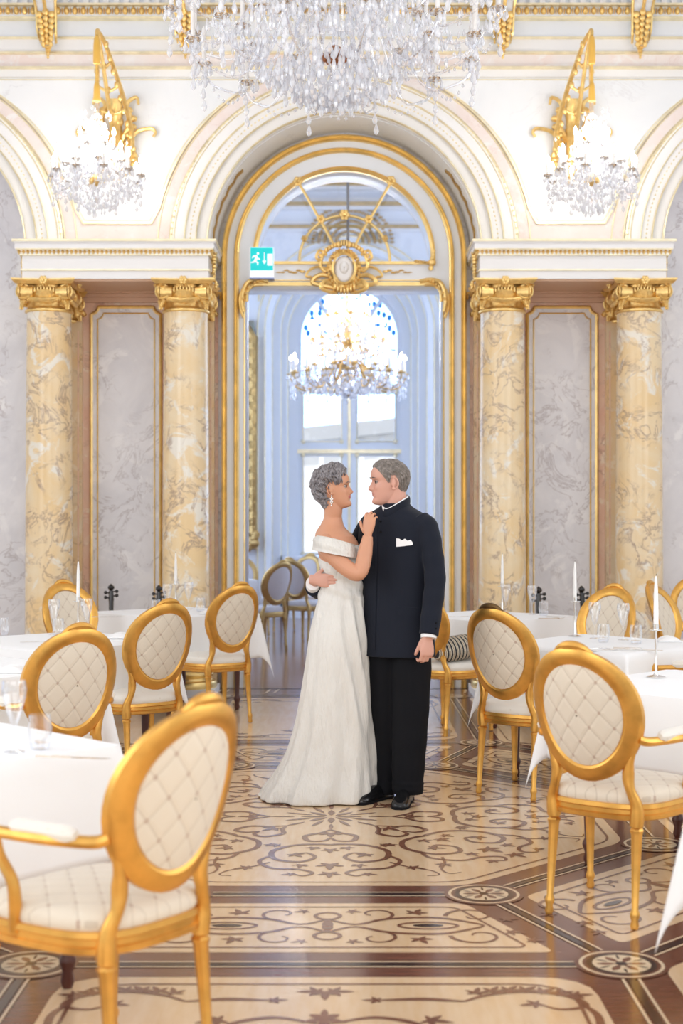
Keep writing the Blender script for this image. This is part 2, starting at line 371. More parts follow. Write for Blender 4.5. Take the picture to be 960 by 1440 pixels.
# wall behind the columns, with the arched doorway
ro = 1.06
outl = [(-W, 0), (-W, 6.9), (W, 6.9), (W, 0), (XC+ro, 0)]+arcpts(XC, CZ, ro)+[(XC-ro, 0)]
struct(plate('wall_back', [outl], YW, 12.9, M['marble_grey']))
# arcade wall above the entablatures
ra, sp_ = 1.145, 3.84; zt = 3.765
o_ = [(-W, zt), (-W, 6.9), (W, 6.9), (W, zt)]
for k in (1, 0, -1): o_ += [(x, max(z, zt)) for x, z in arcpts(XC+k*sp_, CZ, ra)]
struct(plate('wall_back', [o_], YA, YW-.004, M['marble_pink']))
# archivolts, one for each arch
n_ = 0
for k in (0, -1, 1):
    n_ += 1; cx = XC+k*sp_; mb = MB()
    arch_mold(mb, cx, CZ, ra, [(0, YA+.01), (0, YA-.05), (.105, YA-.05), (.115, YA-.065), (.2, YA-.065), (.21, YA-.08), (.29, YA-.08), (.325, YA-.06), (.325, YA+.01)], zt)
    t_ = struct(mb.build('trim_%d' % n_, M['white']))
    g = MB()
    for r_, wd in ((ra+.108, .012), (ra+.205, .014), (ra+.29, .012), (ra+.335, .014), (ra+.435, .012), (ra+.012, .016)):
        arch_mold(g, cx, CZ, r_, rnd_prof(wd, YA-(.06 if r_ < ra+.33 else 0), .028 if r_ < ra+.33 else .012), zt if k else zt)
    g.build('gilt_bead', M['gold_pale'], t_)
    g = MB(); rr = ra+.312; N = 92
    leafrow(g, [(cx+rr*cos(a), CZ+rr*sin(a), a) for a in [pi*(i+.5)/N for i in range(N)]], .045, 0, YA-.062)
    arch_mold(g, cx, CZ, rr, rnd_prof(.034, YA-.06, .012), zt)
    g.build('leaf_moulding', M['gold_pale'], t_)
    g = MB(); N = 110
    leafrow(g, [(cx+(ra+.155)*cos(a), CZ+(ra+.155)*sin(a), a) for a in [pi*(i+.5)/N for i in range(N)]], .02, 0, YA-.064)
    g.build('bead_row', M['gold_pale'], t_)
# spandrel panels of pale marble with gilt outline
for k in (-2, -1, 0, 1):
    cA, cB = XC+k*sp_, XC+(k+1)*sp_; xm = (cA+cB)/2; r_ = 1.6; zb_, ztp = 4.10, 5.215
    a0, a1 = math.asin((zb_-CZ)/r_), math.asin((ztp-CZ)/r_)
    L = [(cA+r_*cos(a), CZ+r_*sin(a)) for a in [a0+(a1-a0)*i/16 for i in range(17)]]
    poly = [(xm-.29, 3.97)]+L+[(2*xm-x, z) for x, z in reversed(L)]+[(xm+.29, 3.97)]
    n_ += 1; t_ = struct(plate('trim_%d' % n_, [poly], YA-.012, YA+.004, M['marble_white']))
    g = MB()
    for sc_, rr in ((1, .009), (.955, .005)):
        pp = [(xm+(x-xm)*sc_, YA-.014, (4.6+(z-4.6)*sc_)) for x, z in poly]; g.tube(pp+[pp[0]], rr, 5, caps=False)
    g.build('gilt_outline', M['gold_pale'], t_)
# bands and cornice above the arches
def zc(py): return Z(py, 11.98)
n_ += 1; mb = MB()
for p0, p1, yy, mm in ((107, 97, YA-.06, 0), (97, 94, YA-.09, 1), (94, 75, YA-.04, 2), (75, 72, YA-.07, 1), (72, 54, YA-.05, 0), (54, 51.5, YA-.075, 1),
                       (51.5, 29, YA-.06, 3), (29, 26, YA-.12, 1), (26, 14, YA-.14, 3), (14, 11, YA-.19, 1), (11, -60, YA-.1, 3)):
    mb.box(-W, W, yy, YA+.01, zc(p0), zc(p1), mm)
t_ = struct(mb.build('trim_%d' % n_, [M['white'], M['gold_pale'], M['marble_pink'], M['white_cool']], smooth=False))
g = MB(); x = -6.5
while x < 6.5: g.ell((x, YA-.15, zc(20)), (.024, .03, .032), 8, 5); g.ell((x+.035, YA-.15, zc(20)), (.006, .02, .03), 5, 4); x += .07
g.build('egg_and_dart', M['gold_rough'], t_)
g = MB(); x = -6.5
while x < 6.5: g.box(x, x+.045, YA-.135, YA-.09, zc(9), zc(-45)); x += .085
g.build('fluting', M['white'], t_)
mb = MB(); mb.box(-W, W, -4, 12.9, 6.9, 7.0); struct(mb.build('ceiling', M['white'], smooth=False))
# entablatures over the two pairs of columns
ent = ((3.453, 3.520, 0, 0), (3.520, 3.532, .012, 1), (3.532, 3.645, .0, 0), (3.645, 3.655, .02, 1), (3.655, 3.688, .02, 0), (3.688, 3.697, .045, 1), (3.697, 3.74, .05, 0), (3.74, 3.752, .062, 0), (3.752, 3.771, .07, 1))
for s_ in (-1, 1):
    xa, xb = sorted((XC+s_*1.122, XC+s_*2.66)); n_ += 1; mb = MB()
    for z0, z1, pr, mm in ent: mb.box(xa-pr, xb+pr, YE-pr, YW+.02, z0, z1, mm)
    mb.box(xa+.02, xb-.02, YE+.03, YW, 3.438, 3.454, 2)
    t_ = struct(mb.build('trim_%d' % n_, [M['white'], M['gold_pale'], M['soffit']], smooth=False))
    g = MB(); x = xa-.02
    while x < xb+.03: leafrow(g, [(x, 3.672, 0)], .036, 0, YE-.02); x += .036
    for xs, sg in ((xa-.02, -1), (xb+.02, 1)):
        y = YE-.01
        while y < 12.0: g.ell((xs, y, 3.672), (.014, .014, .018), 6, 4); y += .036
    g.build('leaf_moulding', M['gold_rough'], t_)
    for xs in (xa, xb):   # carved drop on each return
        g = MB()
        for i in range(9): g.ell((xs+(.03 if xs == xb else -.03), YA-.12+random.uniform(-.02, .02), 3.70-.028*i), (.03-.002*i, .035, .022), 8, 5)
        g.build('return_ornament', M['gold_rough'], t_)
    # dado field and panels between the columns of a pair
    n_ += 1; xl, xr = XC+s_*1.10, XC+s_*2.68; xl, xr = min(xl, xr), max(xl, xr)
    t2 = MB(); t2.box(xl, xr, YW-.02, YW+.01, 0, 3.36, 0); t2.box(xl, xr, YW-.06, YW, 3.36, 3.40, 1); t2.box(xl, xr, YW-.10, YW, 3.40, 3.425, 1); t2.box(xl, xr, YW-.15, YW, 3.425, 3.44, 1)
    t2 = struct(t2.build('trim_%d' % n_, [M['marble_rose'], M['soffit']], smooth=False))
    pa, pb = sorted((XC+s_*1.60, XC+s_*2.205)); zt_, zb_ = 3.32, .34
    def notch(i, c=.06):
        a, b, d, e = pa+i, pb-i, zb_+i, zt_-i
        cn = lambda x, z, a0: [(x+c*cos(t), z+c*sin(t)) for t in [a0-i2*pi/2/6 for i2 in range(7)]]
        return cn(a, d, pi/2)+cn(b, d, pi)[0:]+cn(b, e, -pi/2)+cn(a, e, 0)
    plate('panel', [notch(0)], YW-.03, YW-.012, M['marble_grey'], t2)
    g = MB(); pp = [(x, YW-.034, z) for x, z in notch(0)]; g.tube(pp+[pp[0]], .016, 6, caps=False)
    pp = [(x, YW-.034, z) for x, z in notch(.055, .05)]; g.tube(pp+[pp[0]], .007, 5, caps=False)
    g.build('gilt_frame', M['gold'], t2)
    n_ += 1; mb = MB()
    for c in (1.327, 2.477):
        x = XC+s_*c; mb.box(x-.2, x+.2, YW-.1, YW, .2, 3.19, 0); mb.box(x-.225, x+.225, YW-.12, YW, 0, .2, 0)
        for e in (-.17, .17): mb.box(x+e-.006, x+e+.006, YW-.106, YW-.1, .3, 3.1, 1)
    struct(mb.build('trim_%d' % n_, [M['marble_dim'], M['marble_rose']], smooth=False))
# baseboards
mb = MB(); mb.box(-W, XC-2.7, YW-.05, YW, 0, .22); mb.box(XC+2.7, W, YW-.05, YW, 0, .22); struct(mb.build('baseboard_back', M['marble_rose'], smooth=False))

# ---- columns
def volute(mb, x, y, z, r, hand, face=-1):
    pts = spiral((x, z), r, r*.16, pi/2, pi/2-hand*(2*pi*2.1), y, 34)
    mb.tube(pts, [r*.17*(1-.55*i/34) for i in range(35)], 6); mb.ell((x, y, z), (r*.3, r*.22, r*.3), 8, 5)
    mb.tube([(x, y+.014, z), (x, y+.11, z)], [r*.98, r*.75], 16)
def capital(parent, z0, depth=1.0, cy=0):
    g = MB(); h = .264
    g.lathe([(.185, 0), (.2, .008), (.2, .022), (.186, .03), (.178, .05), (.182, .10), (.205, .14), (.215, .17), (.2, .19), (.17, .2), (.17, .23)], (0, 0, 0), 28)
    # abacus with hollow sides
    ab = []
    for zz, e in ((.222, .235), (.24, .25), (.252, .262), (.264, .262)):
        ring = []
        for q in range(4):
            for i in range(8):
                t = -1+2*i/8; x_, y_ = e*t, -e*(1-.14*(1-t*t)); a = q*pi/2
                ring.append((x_*cos(a)-y_*sin(a), x_*sin(a)+y_*cos(a), zz))
        ab.append(ring)
    g.loft(ab)
    for a in range(4):
        rm = Matrix.Rotation(a*pi/2, 4, 'Z')
        t = MB()
        for hand in (1, -1): volute(t, hand*.168, -.205, .155, .066, hand)
        # egg between the volutes, swag under it, rosette above
        for i in range(-3, 4): t.ell((i*.026, -.195, .188-.0018*i*i), (.012, .02, .03), 6, 5)
        t.tube([(x_, -.2-.012*cos(x_*12), .10-.034*cos(x_*9)+.02) for x_ in [-.13+.26*i/14 for i in range(15)]], [.012+.010*sin(pi*i/14) for i in range(15)], 6)
        for i in range(15):
            x_ = -.13+.26*i/14; t.ell((x_, -.208, .075+.9*x_*x_), (.013, .016, .013), 6, 4)
        for i in range(6):
            b = i*pi/3; t.ell((.022*cos(b), -.25, .247+.022*sin(b)), (.017, .014, .017), 6, 4)
        t.ell((0, -.262, .247), (.015, .014, .015), 6, 4)
        for sx_ in (-1, 1):
            for j in range(5): t.ell((sx_*(.165+.006*j), -.19, .085-.016*j), (.028-.004*j, .02, .014), 6, 4)
        g.add([rm @ Vector(v) for v in t.v], t.f)
    if depth != 1: g.v = [(x, y*depth, z) for x, y, z in g.v]
    return g.build('capital', M['gold_rough'], parent, loc=(0, cy, z0))
def column(x, lab):
    t = thing('column', lab, 'column', (x, 11.95, 0), 0, 'marble columns along the wall')
    b = MB(); b.box(-.26, .26, -.26, .26, 0, .06); b.build('plinth', M['white'], t, smooth=False)
    b = MB(); b.lathe([(.255, .06), (.262, .085), (.25, .115), (.222, .125), (.212, .145), (.228, .16), (.236, .178), (.226, .195), (.205, .205)], n=36); b.build('base', M['gold'], t)
    b = MB(); b.lathe([(.2, .2), (.199, .6), (.197, 1.2), (.193, 2.0), (.188, 2.7), (.184, 3.19)], n=48); b.build('shaft', M['marble_yellow'], t)
    capital(t, 3.189); return t
column(XC-2.477, 'yellow marble column with gilded volute capital, farthest left, standing beside the plain grey wall')
column(XC-1.327, 'yellow marble column with gilded capital standing immediately left of the gilded doorway')
column(XC+1.327, 'yellow marble column with gilded capital standing immediately right of the gilded doorway')
column(XC+2.477, 'yellow marble column with gilded capital, farthest right, rising behind the oval chairs')
for c in (-2.477, -1.327, 1.327, 2.477):
    p_ = capital(None, 3.17, .55, 0); p_.location = (XC+c, YW-.03, 3.17); p_.name = 'trim_%d' % (n_+1); n_ += 1; p_['kind'] = 'structure'
# ---- corbels under the cornice
def corbel(x, lab):
    t = thing('corbel', lab, 'corbel', (x, YA-.1, 5.43), 0, 'gilded corbels under the cornice')
    b = MB(); prof = [(0, 0), (-.06, .02), (-.09, .08), (-.10, .2), (-.15, .32), (-.24, .40), (-.28, .5), (-.28, .56), (0, .56)]
    V = [(sx_*(.055+.035*(z/.56)), y, z) for sx_ in (-1, 1) for y, z in prof]; n = len(prof)
    b.add(V, [tuple(range(n-1, -1, -1)), tuple(range(n, 2*n))]+[(i, (i+1) % n, n+(i+1) % n, n+i) for i in range(n)]); b.build('body', M['white_cool'], t, smooth=False)
    g = MB()
    for sx_ in (-1, 1):
        g.tube(cr([(sx_*.06, -.02, .03), (sx_*.075, -.10, .1), (sx_*.08, -.13, .25), (sx_*.09, -.2, .36), (sx_*.095, -.29, .45), (sx_*.095, -.29, .54)], 5), .012, 6)
    g.build('gilt_edge', M['gold'], t)
    g = MB()
    for i in range(6):
        z = .0+.045*i
        for sx_ in (-1, 0, 1): g.ell((sx_*.03*(1+i*.15), -.09-.012*i, z+(.02 if sx_ == 0 else 0)), (.02+.002*i, .02, .03), 7, 5)
    for i in range(4): g.ell((0, -.05, -.02-.025*i), (.03-.006*i, .03-.006*i, .018), 7, 5)
    for i in range(5): g.ell((0, -.27, .34+.04*i), (.022, .02, .024), 7, 5)
    g.tube([(0, -.15, .24), (0, -.2, .3), (0, -.27, .36)], .015, 6)
    g.build('acanthus_leaf', M['gold_rough'], t)
corbel(XC-2.477, 'gilded scroll corbel under the cornice at the top left corner of the picture')
corbel(XC-1.327, 'gilded scroll corbel under the cornice seen past the left edge of the big chandelier')
corbel(XC+1.327, 'gilded scroll corbel under the cornice seen past the right edge of the big chandelier')
corbel(XC+2.477, 'gilded scroll corbel under the cornice near the top right corner of the picture')

# ---- arched door surround with fanlight
d1 = None
out_ = [(XC+1.058, 0)]+arcpts(XC, CZ, 1.058)+[(XC-1.058, 0), (XC-.862, 0), (XC-.862, 3.50), (XC+.862, 3.50), (XC+.862, 0)]
rl = .775; zl = 3.70
hole = [(XC+sqrt(rl**2-(zl-CZ)**2), zl)]+arcpts(XC, CZ, rl)+[(XC-sqrt(rl**2-(zl-CZ)**2), zl)]
d1 = struct(plate('door_1', [out_, hole], 12.40, 12.88, M['white_cool']))
g = MB()
arch_mold(g, XC, CZ, 1.045, [(-.026, 12.40), (-.026, 12.35), (-.015, 12.335), (-.004, 12.34), (.004, 12.325), (.018, 12.34), (.018, 12.45)], 0)
arch_mold(g, XC, CZ, .937, [(-.022, 12.41), (-.022, 12.38), (-.008, 12.37), (.004, 12.375), (.012, 12.362), (.022, 12.375), (.022, 12.41)], 0)
arch_mold(g, XC, CZ, .775, [(-.02, 12.42), (-.02, 12.375), (0, 12.36), (.02, 12.375), (.02, 12.42)], zl)
g.box(XC-.78, XC+.78, 12.37, 12.41, zl-.012, zl+.012); g.box(XC-.78, XC+.78, 12.37, 12.41, 3.50, 3.53); g.box(XC-.78, XC+.78, 12.385, 12.41, 3.545, 3.553)
for s_ in (-1, 1): g.tube(cr([(XC+s_*.86, 12.39, 3.38), (XC+s_*.85, 12.39, 3.46), (XC+s_*.80, 12.39, 3.51), (XC+s_*.74, 12.39, 3.52)], 5), .014, 6); g.tube([(XC+s_*.868, 12.40, 0), (XC+s_*.868, 12.40, 3.42)], .007, 5)
g.build('gilt_moulding', M['gold'], d1)
pane = plate('fanlight_pane', [hole], 12.60, 12.606, M['pane_fan'], d1)
def dp(px, py, y=12.39): return (X(px, 12.4), y, Z(py, 12.4))
def star(mb, px, py, r, n=6, y=12.375):
    c = dp(px, py, y)
    for i in range(n):
        a = i*2*pi/n; mb.ell((c[0]+r*.6*cos(a), y, c[2]+r*.6*sin(a)), (r*.42, .014, r*.42), 6, 4)
    mb.ell(c, (r*.4, .03, r*.4), 8, 5)
g = MB(); r64 = .395
g.tube([(XC+.005+r64*cos(a), 12.40, zl+.02+r64*sin(a)) for a in [pi*i/30 for i in range(31)]], .013, 6)
g.tube(cr([dp(419, 257), dp(432, 278), dp(446, 303), dp(456, 320), dp(469, 344)], 6), .013, 6)
g.tube(cr([dp(550, 256), dp(537, 278), dp(523, 303), dp(512, 320), dp(500, 344)], 6), .013, 6)
for p_ in ((419, 256, .045), (549, 255, .045), (451, 309, .04), (518, 309, .04), (484, 303, .05), (428, 336, .03), (541, 336, .03)): star(g, *p_)
g.build('fanlight_tracery', M['gold'], d1)
g = MB()    # cartouche: carved C-scrolls round an oval face medallion
cx_, cz_ = dp(483.5, 380)[0], dp(483.5, 380)[2]; yy = 12.35
for s_ in (-1, 1):
    g.tube([(cx_+s_*(.115+.02*sin(3*a))*cos(a)*1.0, yy-.01, cz_+.155*sin(a)) for a in [-pi/2+pi*i/20 for i in range(21)]], [.02+.008*sin(i*1.3) for i in range(21)], 7)
    g.tube([(cx_+s_*x_, yy, cz_+z_) for x_, z_ in [(p_.x, p_.y) for p_ in cr([(.02, .21, 0), (.10, .20, 0), (.18, .13, 0), (.205, .03, 0), (.16, -.02, 0), (.14, .03, 0)], 6)]], [.024-.0005*i for i in range(31)], 7)
    g.tube([(cx_+s_*p_.x, yy, cz_+p_.y) for p_ in cr([(.12, -.06, 0), (.2, -.05, 0), (.26, -.08, 0), (.27, -.12, 0), (.2, -.14, 0), (.1, -.16, 0), (.03, -.19, 0)], 6)], [.02]*37, 7)
    g.tube([(cx_+s_*p_.x, yy, cz_+p_.y) for p_ in cr([(.14, .0, 0), (.23, .02, 0), (.30, -.01, 0), (.33, -.06, 0), (.28, -.07, 0)], 6)], [.012]*25, 6)
    for i in range(8): g.ell((cx_+s_*(.03+.025*i), yy-.015, cz_+.215-.002*i*i), (.017, .02, .022), 6, 4)
    for i in range(7): g.ell((cx_+s_*(.36+.035*i), yy+.03, cz_-.015+.012*sin(i*2)), (.024, .012, .012-.001*i), 6, 4)
for s_ in (-1, 1):
    for i in range(14):
        a = -1.3+2.6*i/13; g.ell((cx_+s_*.135*cos(a), yy-.03, cz_+.165*sin(a)), (.017, .02, .019), 6, 4)
    g.tube([(cx_+s_*(.098*cos(a)), yy-.035, cz_+.128*sin(a)) for a in [-pi/2+pi*i/20 for i in range(21)]], .011, 6)
    g.tube([(cx_+s_*p_.x, yy-.01, cz_+p_.y) for p_ in cr([(.15, .12, 0), (.21, .16, 0), (.24, .10, 0), (.20, .07, 0)], 6)], .014, 6)
    g.tube([(cx_+s_*p_.x, yy-.01, cz_+p_.y) for p_ in cr([(.10, -.12, 0), (.16, -.10, 0), (.2, -.16, 0), (.12, -.2, 0), (.05, -.2, 0)], 6)], .018, 6)
for i in range(7): g.ell((cx_+(i-3)*.028, yy-.03, cz_-.19+.0012*(i-3)**2*3), (.018, .03, .038), 7, 5)
for i in range(5): g.ell((cx_+(i-2)*.022, yy-.02, cz_+.225-.003*(i-2)**2), (.014, .025, .035), 6, 4)
g.build('cartouche', M['gold_rough'], d1)
g = MB(); g.ell((cx_, yy-.0, cz_), (.085, .03, .115), 20, 12); g.ell((cx_, yy-.03, cz_+.01), (.04, .03, .055), 14, 9); g.ell((cx_, yy-.06, cz_), (.008, .014, .016), 8, 5)
for s_ in (-1, 1): g.ell((cx_+s_*.016, yy-.057, cz_+.02), (.008, .006, .005), 6, 4)
g.ell((cx_, yy-.055, cz_-.024), (.012, .007, .004), 6, 4); g.build('face_medallion', M['white'], d1)
for s_ in (-1, 1):   # corner ornaments of the doorway and of the fanlight
    g = MB()
    def sc(pts, rr): g.tube([(XC+s_*p_.x, 12.365, p_.y) for p_ in cr([(a, b, 0) for a, b in pts], 6)], rr, 7)
    sc([(.66, 3.535), (.75, 3.55), (.83, 3.53), (.87, 3.46), (.885, 3.36), (.87, 3.27)], .02)
    sc([(.70, 3.505), (.78, 3.50), (.835, 3.45), (.845, 3.36)], .014)
    sc([(.88, 3.47), (.905, 3.40), (.90, 3.30), (.875, 3.22)], .012)
    for i in range(7): g.ell((XC+s_*(.72+.026*i), 12.355, 3.545-.0045*i*i), (.02, .02, .018), 6, 4)
    g.build('corner_ornament', M['gold_rough'], d1)
g = MB()
for s_ in (1,):
    for i in range(6): g.ell((XC+s_*(.775-.004*i), 12.365, 3.80-.03*i), (.022, .02, .022), 6, 4)
    for i in range(5): g.ell((XC+s_*(.75-.03*i), 12.365, 3.695+.004*i), (.022, .02, .015), 6, 4)
    g.ell((XC+s_*.765, 12.36, 3.70), (.035, .025, .035), 8, 5)
g.build('fanlight_corner_leaf', M['gold_rough'], d1)
# gilded leaf trim just inside the middle archivolt, and marble soffit whitened and splayed to look lit
n_ += 1; g = MB(); arch_mold(g, XC, CZ, ra-.006, [(0, YA+.0), (-.034, YW-.002), (.02, YW-.002), (.02, YA)], zt); struct(g.build('trim_%d' % n_, M['marble_white']))
n_ += 1; g = MB()
for s_ in (-1, 1):
    for i in range(34):
        a = .08+.62*i/34; g.ell((XC+s_*(ra-.02)*cos(a), YA+.12+.02*sin(i), CZ+(ra-.02)*sin(a)), (.012, .03, .02), 6, 4)
struct(g.build('trim_%d' % n_, M['gold_dark']))
g = MB(); arch_mold(g, XC, CZ, ra-.014, rnd_prof(.010, YA+.30, .02), zt); n_ += 1; struct(g.build('trim_%d' % n_, M['gold_pale']))

# ---- emergency exit sign on the door surround
t = thing('exit_sign', 'small turquoise emergency exit sign with white running figure, arrow and door, beside the fanlight', 'sign', (X(368, 12.3), 12.30, Z(390, 12.3)))
sw, sh = 32*.00615, 32*.00615
b = MB(); b.box(-sw/2-.004, sw/2+.004, -.01, .09, -.01, sh+.062); b.build('sign_box', M['sign_white'], t, smooth=False)
b = MB(); b.box(-sw/2, sw/2, -.014, -.009, .058, .058+sh); b.build('green_face', M['sign_green'], t, smooth=False)
b = MB(); b.box(-sw/2-.006, sw/2+.006, -.016, .09, -.014, -.004); b.build('lower_edge', M['sign_blue'], t, smooth=False)
b = MB(); b.box(sw/2-.05, sw/2-.004, -.017, -.013, .10, .20)
def fl(poly): b.prism([(x*sw, .058+z*sh) for x, z in poly], -.017, -.013)
fl([(.10, .78), (.13, .78), (.13, .40), (.19, .44), (.19, .39), (.115, .27), (.04, .39), (.04, .44), (.10, .40)])
fl([(-.32, .66), (-.20, .68), (-.17, .55), (-.08, .52), (-.07, .47), (-.19, .49), (-.24, .40), (-.14, .36), (-.16, .23), (-.21, .23), (-.20, .33), (-.30, .37), (-.34, .33), (-.48, .33), (-.48, .37), (-.36, .39), (-.30, .52), (-.30, .60), (-.36, .58), (-.40, .52), (-.43, .54), (-.39, .64)])
b.ell((-.165*sw, -.015, .058+.74*sh), (.05*sw, .003, .055*sh), 10, 6); b.build('pictogram', M['sign_white'], t, smooth=False)

# ================================================================== FAR ROOM
YF = 21.0; XW = .12; CW = 4.30; WF = 3.5
aro = 1.24
outl = [(-WF, 0), (-WF, 6.9), (WF, 6.9), (WF, 0), (XW+aro, 0)]+arcpts(XW, CW, aro)+[(XW-aro, 0)]
struct(plate('wall_far', [outl], YF, YF+.15, M['white_cool']))
mb = MB(); mb.box(-WF-.1, -WF, 12.9, 22.4, 0, 6.9); struct(mb.build('wall_left', M['white_cool'], smooth=False))
mb = MB(); mb.box(WF, WF+.1, 12.9, 22.4, 0, 6.9); struct(mb.build('wall_right', M['white_cool'], smooth=False))
mb = MB(); mb.box(-WF-.1, WF+.1, 12.9, 22.4, 6.9, 7.0); struct(mb.build('ceiling', M['white_cool'], smooth=False))
# stepped window bay
n_ += 1; mb = MB()
for r0, r1, y0, y1 in ((1.24, 1.16, YF-.03, YF+.3), (1.16, 1.04, YF+.3, YF+.6), (1.04, .95, YF+.6, YF+.9), (.97, .80, YF+.9, YF+1.06)):
    arch_mold(mb, XW, CW, r1, [(0, y0), (0, y1+.02), (r0-r1+.02, y1+.02), (r0-r1+.02, y0)], 0, 40)
t_ = struct(mb.build('trim_%d' % n_, M['white_cool']))
g = MB()
for r_, y in ((1.25, YF-.02), (1.16, YF+.29), (1.04, YF+.59), (.95, YF+.89), (1.36, YF-.0)): arch_mold(g, XW, CW, r_, rnd_prof(.022, y, .03), .2, 40)
g.build('gilt_bead', M['gold_pale'], t_)
mb = MB(); mb.box(XW-1.0, XW+1.0, YF+.3, YF+1.1, 0, .88); mb.box(XW-1.0, XW+1.0, YF+.2, YF+1.1, .88, .93)
struct(mb.build('trim_%d' % (n_+1), M['white_cool'], smooth=False)); n_ += 1
YV = YF+1.0; rg = .74
arch = [(XW+.86, .9)]+arcpts(XW, CW, .86)+[(XW-.86, .9)]
fan = [(XW+rg, 3.58)]+arcpts(XW, CW, rg)+[(XW-rg, 3.58)]
def rc(x0, x1, z0, z1): return [(XW+x0, z0), (XW+x1, z0), (XW+x1, z1), (XW+x0, z1)]
w1 = struct(plate('window_1', [arch, fan, rc(-.70, -.135, 2.70, 3.42), rc(.135, .70, 2.70, 3.42), rc(-.70, -.135, .97, 2.45), rc(.135, .70, .97, 2.45)], YV, YV+.08, M['white_cool']))
g = MB(); g.box(XW-.02, XW+.02, YV-.03, YV, .95, 3.5); g.box(XW-.8, XW+.8, YV-.04, YV, 2.50, 2.56); g.box(XW-.8, XW+.8, YV-.04, YV, 3.47, 3.52)
for s_ in (-1, 1):
    for z0, z1 in ((2.68, 3.44), (.95, 2.47)):
        pp = [(XW+s_*.12, YV-.01, z0), (XW+s_*.715, YV-.01, z0), (XW+s_*.715, YV-.01, z1), (XW+s_*.12, YV-.01, z1), (XW+s_*.12, YV-.01, z0)]; g.tube(pp, .01, 5)
        for q in pp[:4]: g.ell(q, (.035, .02, .035), 8, 5)
g.build('gilt_bead', M['gold_pale'], w1)
plate('pane', [fan], YV+.04, YV+.045, M['pane'], w1)
for s_ in (-1, 1):
    for z0, z1 in ((2.70, 3.42), (.97, 2.45)): plate('pane', [rc(*sorted((s_*.135, s_*.70)), z0, z1)], YV+.04, YV+.045, M['pane'], w1)
g = MB()   # fanlight mullions
for s_ in (-1, 1): g.tube(cr([(XW+s_*.23, YV+.03, 3.56), (XW+s_*.23, YV+.03, 4.1), (XW+s_*.30, YV+.03, 4.55), (XW+s_*.48, YV+.03, 4.87)], 6), .028, 6)
g.tube([(XW-.72, YV+.03, 4.1), (XW+.72, YV+.03, 4.1)], .02, 6)
g.build('fanlight_mullion', M['white_cool'], w1)
g = MB()   # blue stained edging
for i in range(26):
    a = .1+(pi-.2)*i/25; rr = rg-.05-.05*(i % 3); g.ell((XW+rr*cos(a), YV+.035, CW+rr*sin(a)), (.035, .006, .05), 8, 5)
for s_ in (-1, 1):
    for i in range(7): g.ell((XW+s_*(.36+.1*sin(i*2.1)), YV+.035, 4.05+.11*i), (.04, .006, .03), 8, 5)
g.build('stained_glass', M['stained_blue'], w1)
# half-ring of dark gold beads above the window arch
n_ += 1; g = MB(); 
for i in range(30):
    a = pi*i/29
    for k in range(6): g.ell((XW+(.20+.085*k)*cos(a), YF-.05, 5.56+(.16+.075*k)*sin(a)), (.026+.002*k, .03, .022), 6, 4)
struct(g.build('trim_%d' % n_, M['gold_dark']))
# cornices and panelling of the far wall
n_ += 1; mb = MB()
for p0, p1, yy, mm in ((327, 322, .06, 0), (322, 318, .10, 1), (318, 312, .05, 2), (297, 292, .12, 0), (292, 287, .18, 1), (287, 280, .1, 2), (270, 266, .2, 0), (266, 258, .28, 1), (258, 250, .35, 0), (250, 246, .4, 1)):
    mb.box(-WF, WF, YF-yy, YF+.01, Z(p0, YF), Z(p1, YF), mm)
struct(mb.build('trim_%d' % n_, [M['white_cool'], M['gold_dark'], M['white']], smooth=False))
n_ += 1; mb = MB()
for s_ in (-1, 1):
    mb.box(XW+s_*1.34-.012, XW+s_*1.34+.012, YF-.03, YF, 4.7, 5.7, 1)
mb.box(-WF, XW-1.26, YF-.05, YF, 0, .3, 0); mb.box(XW+1.26, WF, YF-.05, YF, 0, .3, 0)
struct(mb.build('trim_%d' % n_, [M['white_cool'], M['gold_pale']], smooth=False))
for s_, xo in ((-1, -1.235), (1, 1.50)):    # tall gilt framed pictures on both sides of the window
    xi = xo; xe = xo+s_*1.7; xa, xb = min(xi, xe), max(xi, xe)
    t = thing('framed_picture', 'tall gilt framed picture on the far room wall, %s of the window' % ('left' if s_ < 0 else 'right'), 'picture', ((xa+xb)/2, YF-.06, 1.0), 0, 'gilt framed pictures in the far room')
    hw = (xb-xa)/2; hh = 3.45
    b = MB(); b.box(-hw+.05, hw-.05, -.03, .03, .05, hh-.05); b.build('canvas', M['canvas'], t, smooth=False)
    b = MB(); pp = [(-hw+.07, -.05, .07), (hw-.07, -.05, .07), (hw-.07, -.05, hh-.3), (hw-.2, -.05, hh-.1), (0, -.05, hh), (-hw+.2, -.05, hh-.1), (-hw+.07, -.05, hh-.3), (-hw+.07, -.05, .07)]
    b.tube(pp, .075, 8)
    for i in range(60):
        for sx_ in (-1, 1): b.ell((sx_*(hw-.07+.03*sin(i*1.7)), -.1, .1+(hh-.4)*i/59), (.03, .03, .04), 6, 4)
    for i in range(10): b.ell((-s_*(hw-.1)*1.0-s_*.0+random.uniform(-.08, .08), -.1, .12+random.uniform(-.08, .14)), (.06, .05, .06), 7, 5)
    b.build('frame', M['gold_dark'], t)
# building across the street, seen through the panes
t = thing('building', 'pale building across the street seen through the arched window', 'building', (0, 46, -4))
b = MB(); b.prism([(-14, 0), (14, 0), (14, 9.6), (-14, 6.6)], -2, 6); b.build('wall', M['facade'], t, smooth=False)
b = MB(); b.prism([(-14.3, 6.5), (14.3, 9.5), (14.3, 9.95), (-14.3, 6.95)], -2.5, -1.9); b.build('eaves', M['roof'], t, smooth=False)
b = MB()
for i in range(-16, 17): b.box(i*.62-.07, i*.62+.07, -2.25, -2.0, 0, 7.9+i*.055)
b.build('pilaster_strips', M['white_cool'], t, smooth=False)
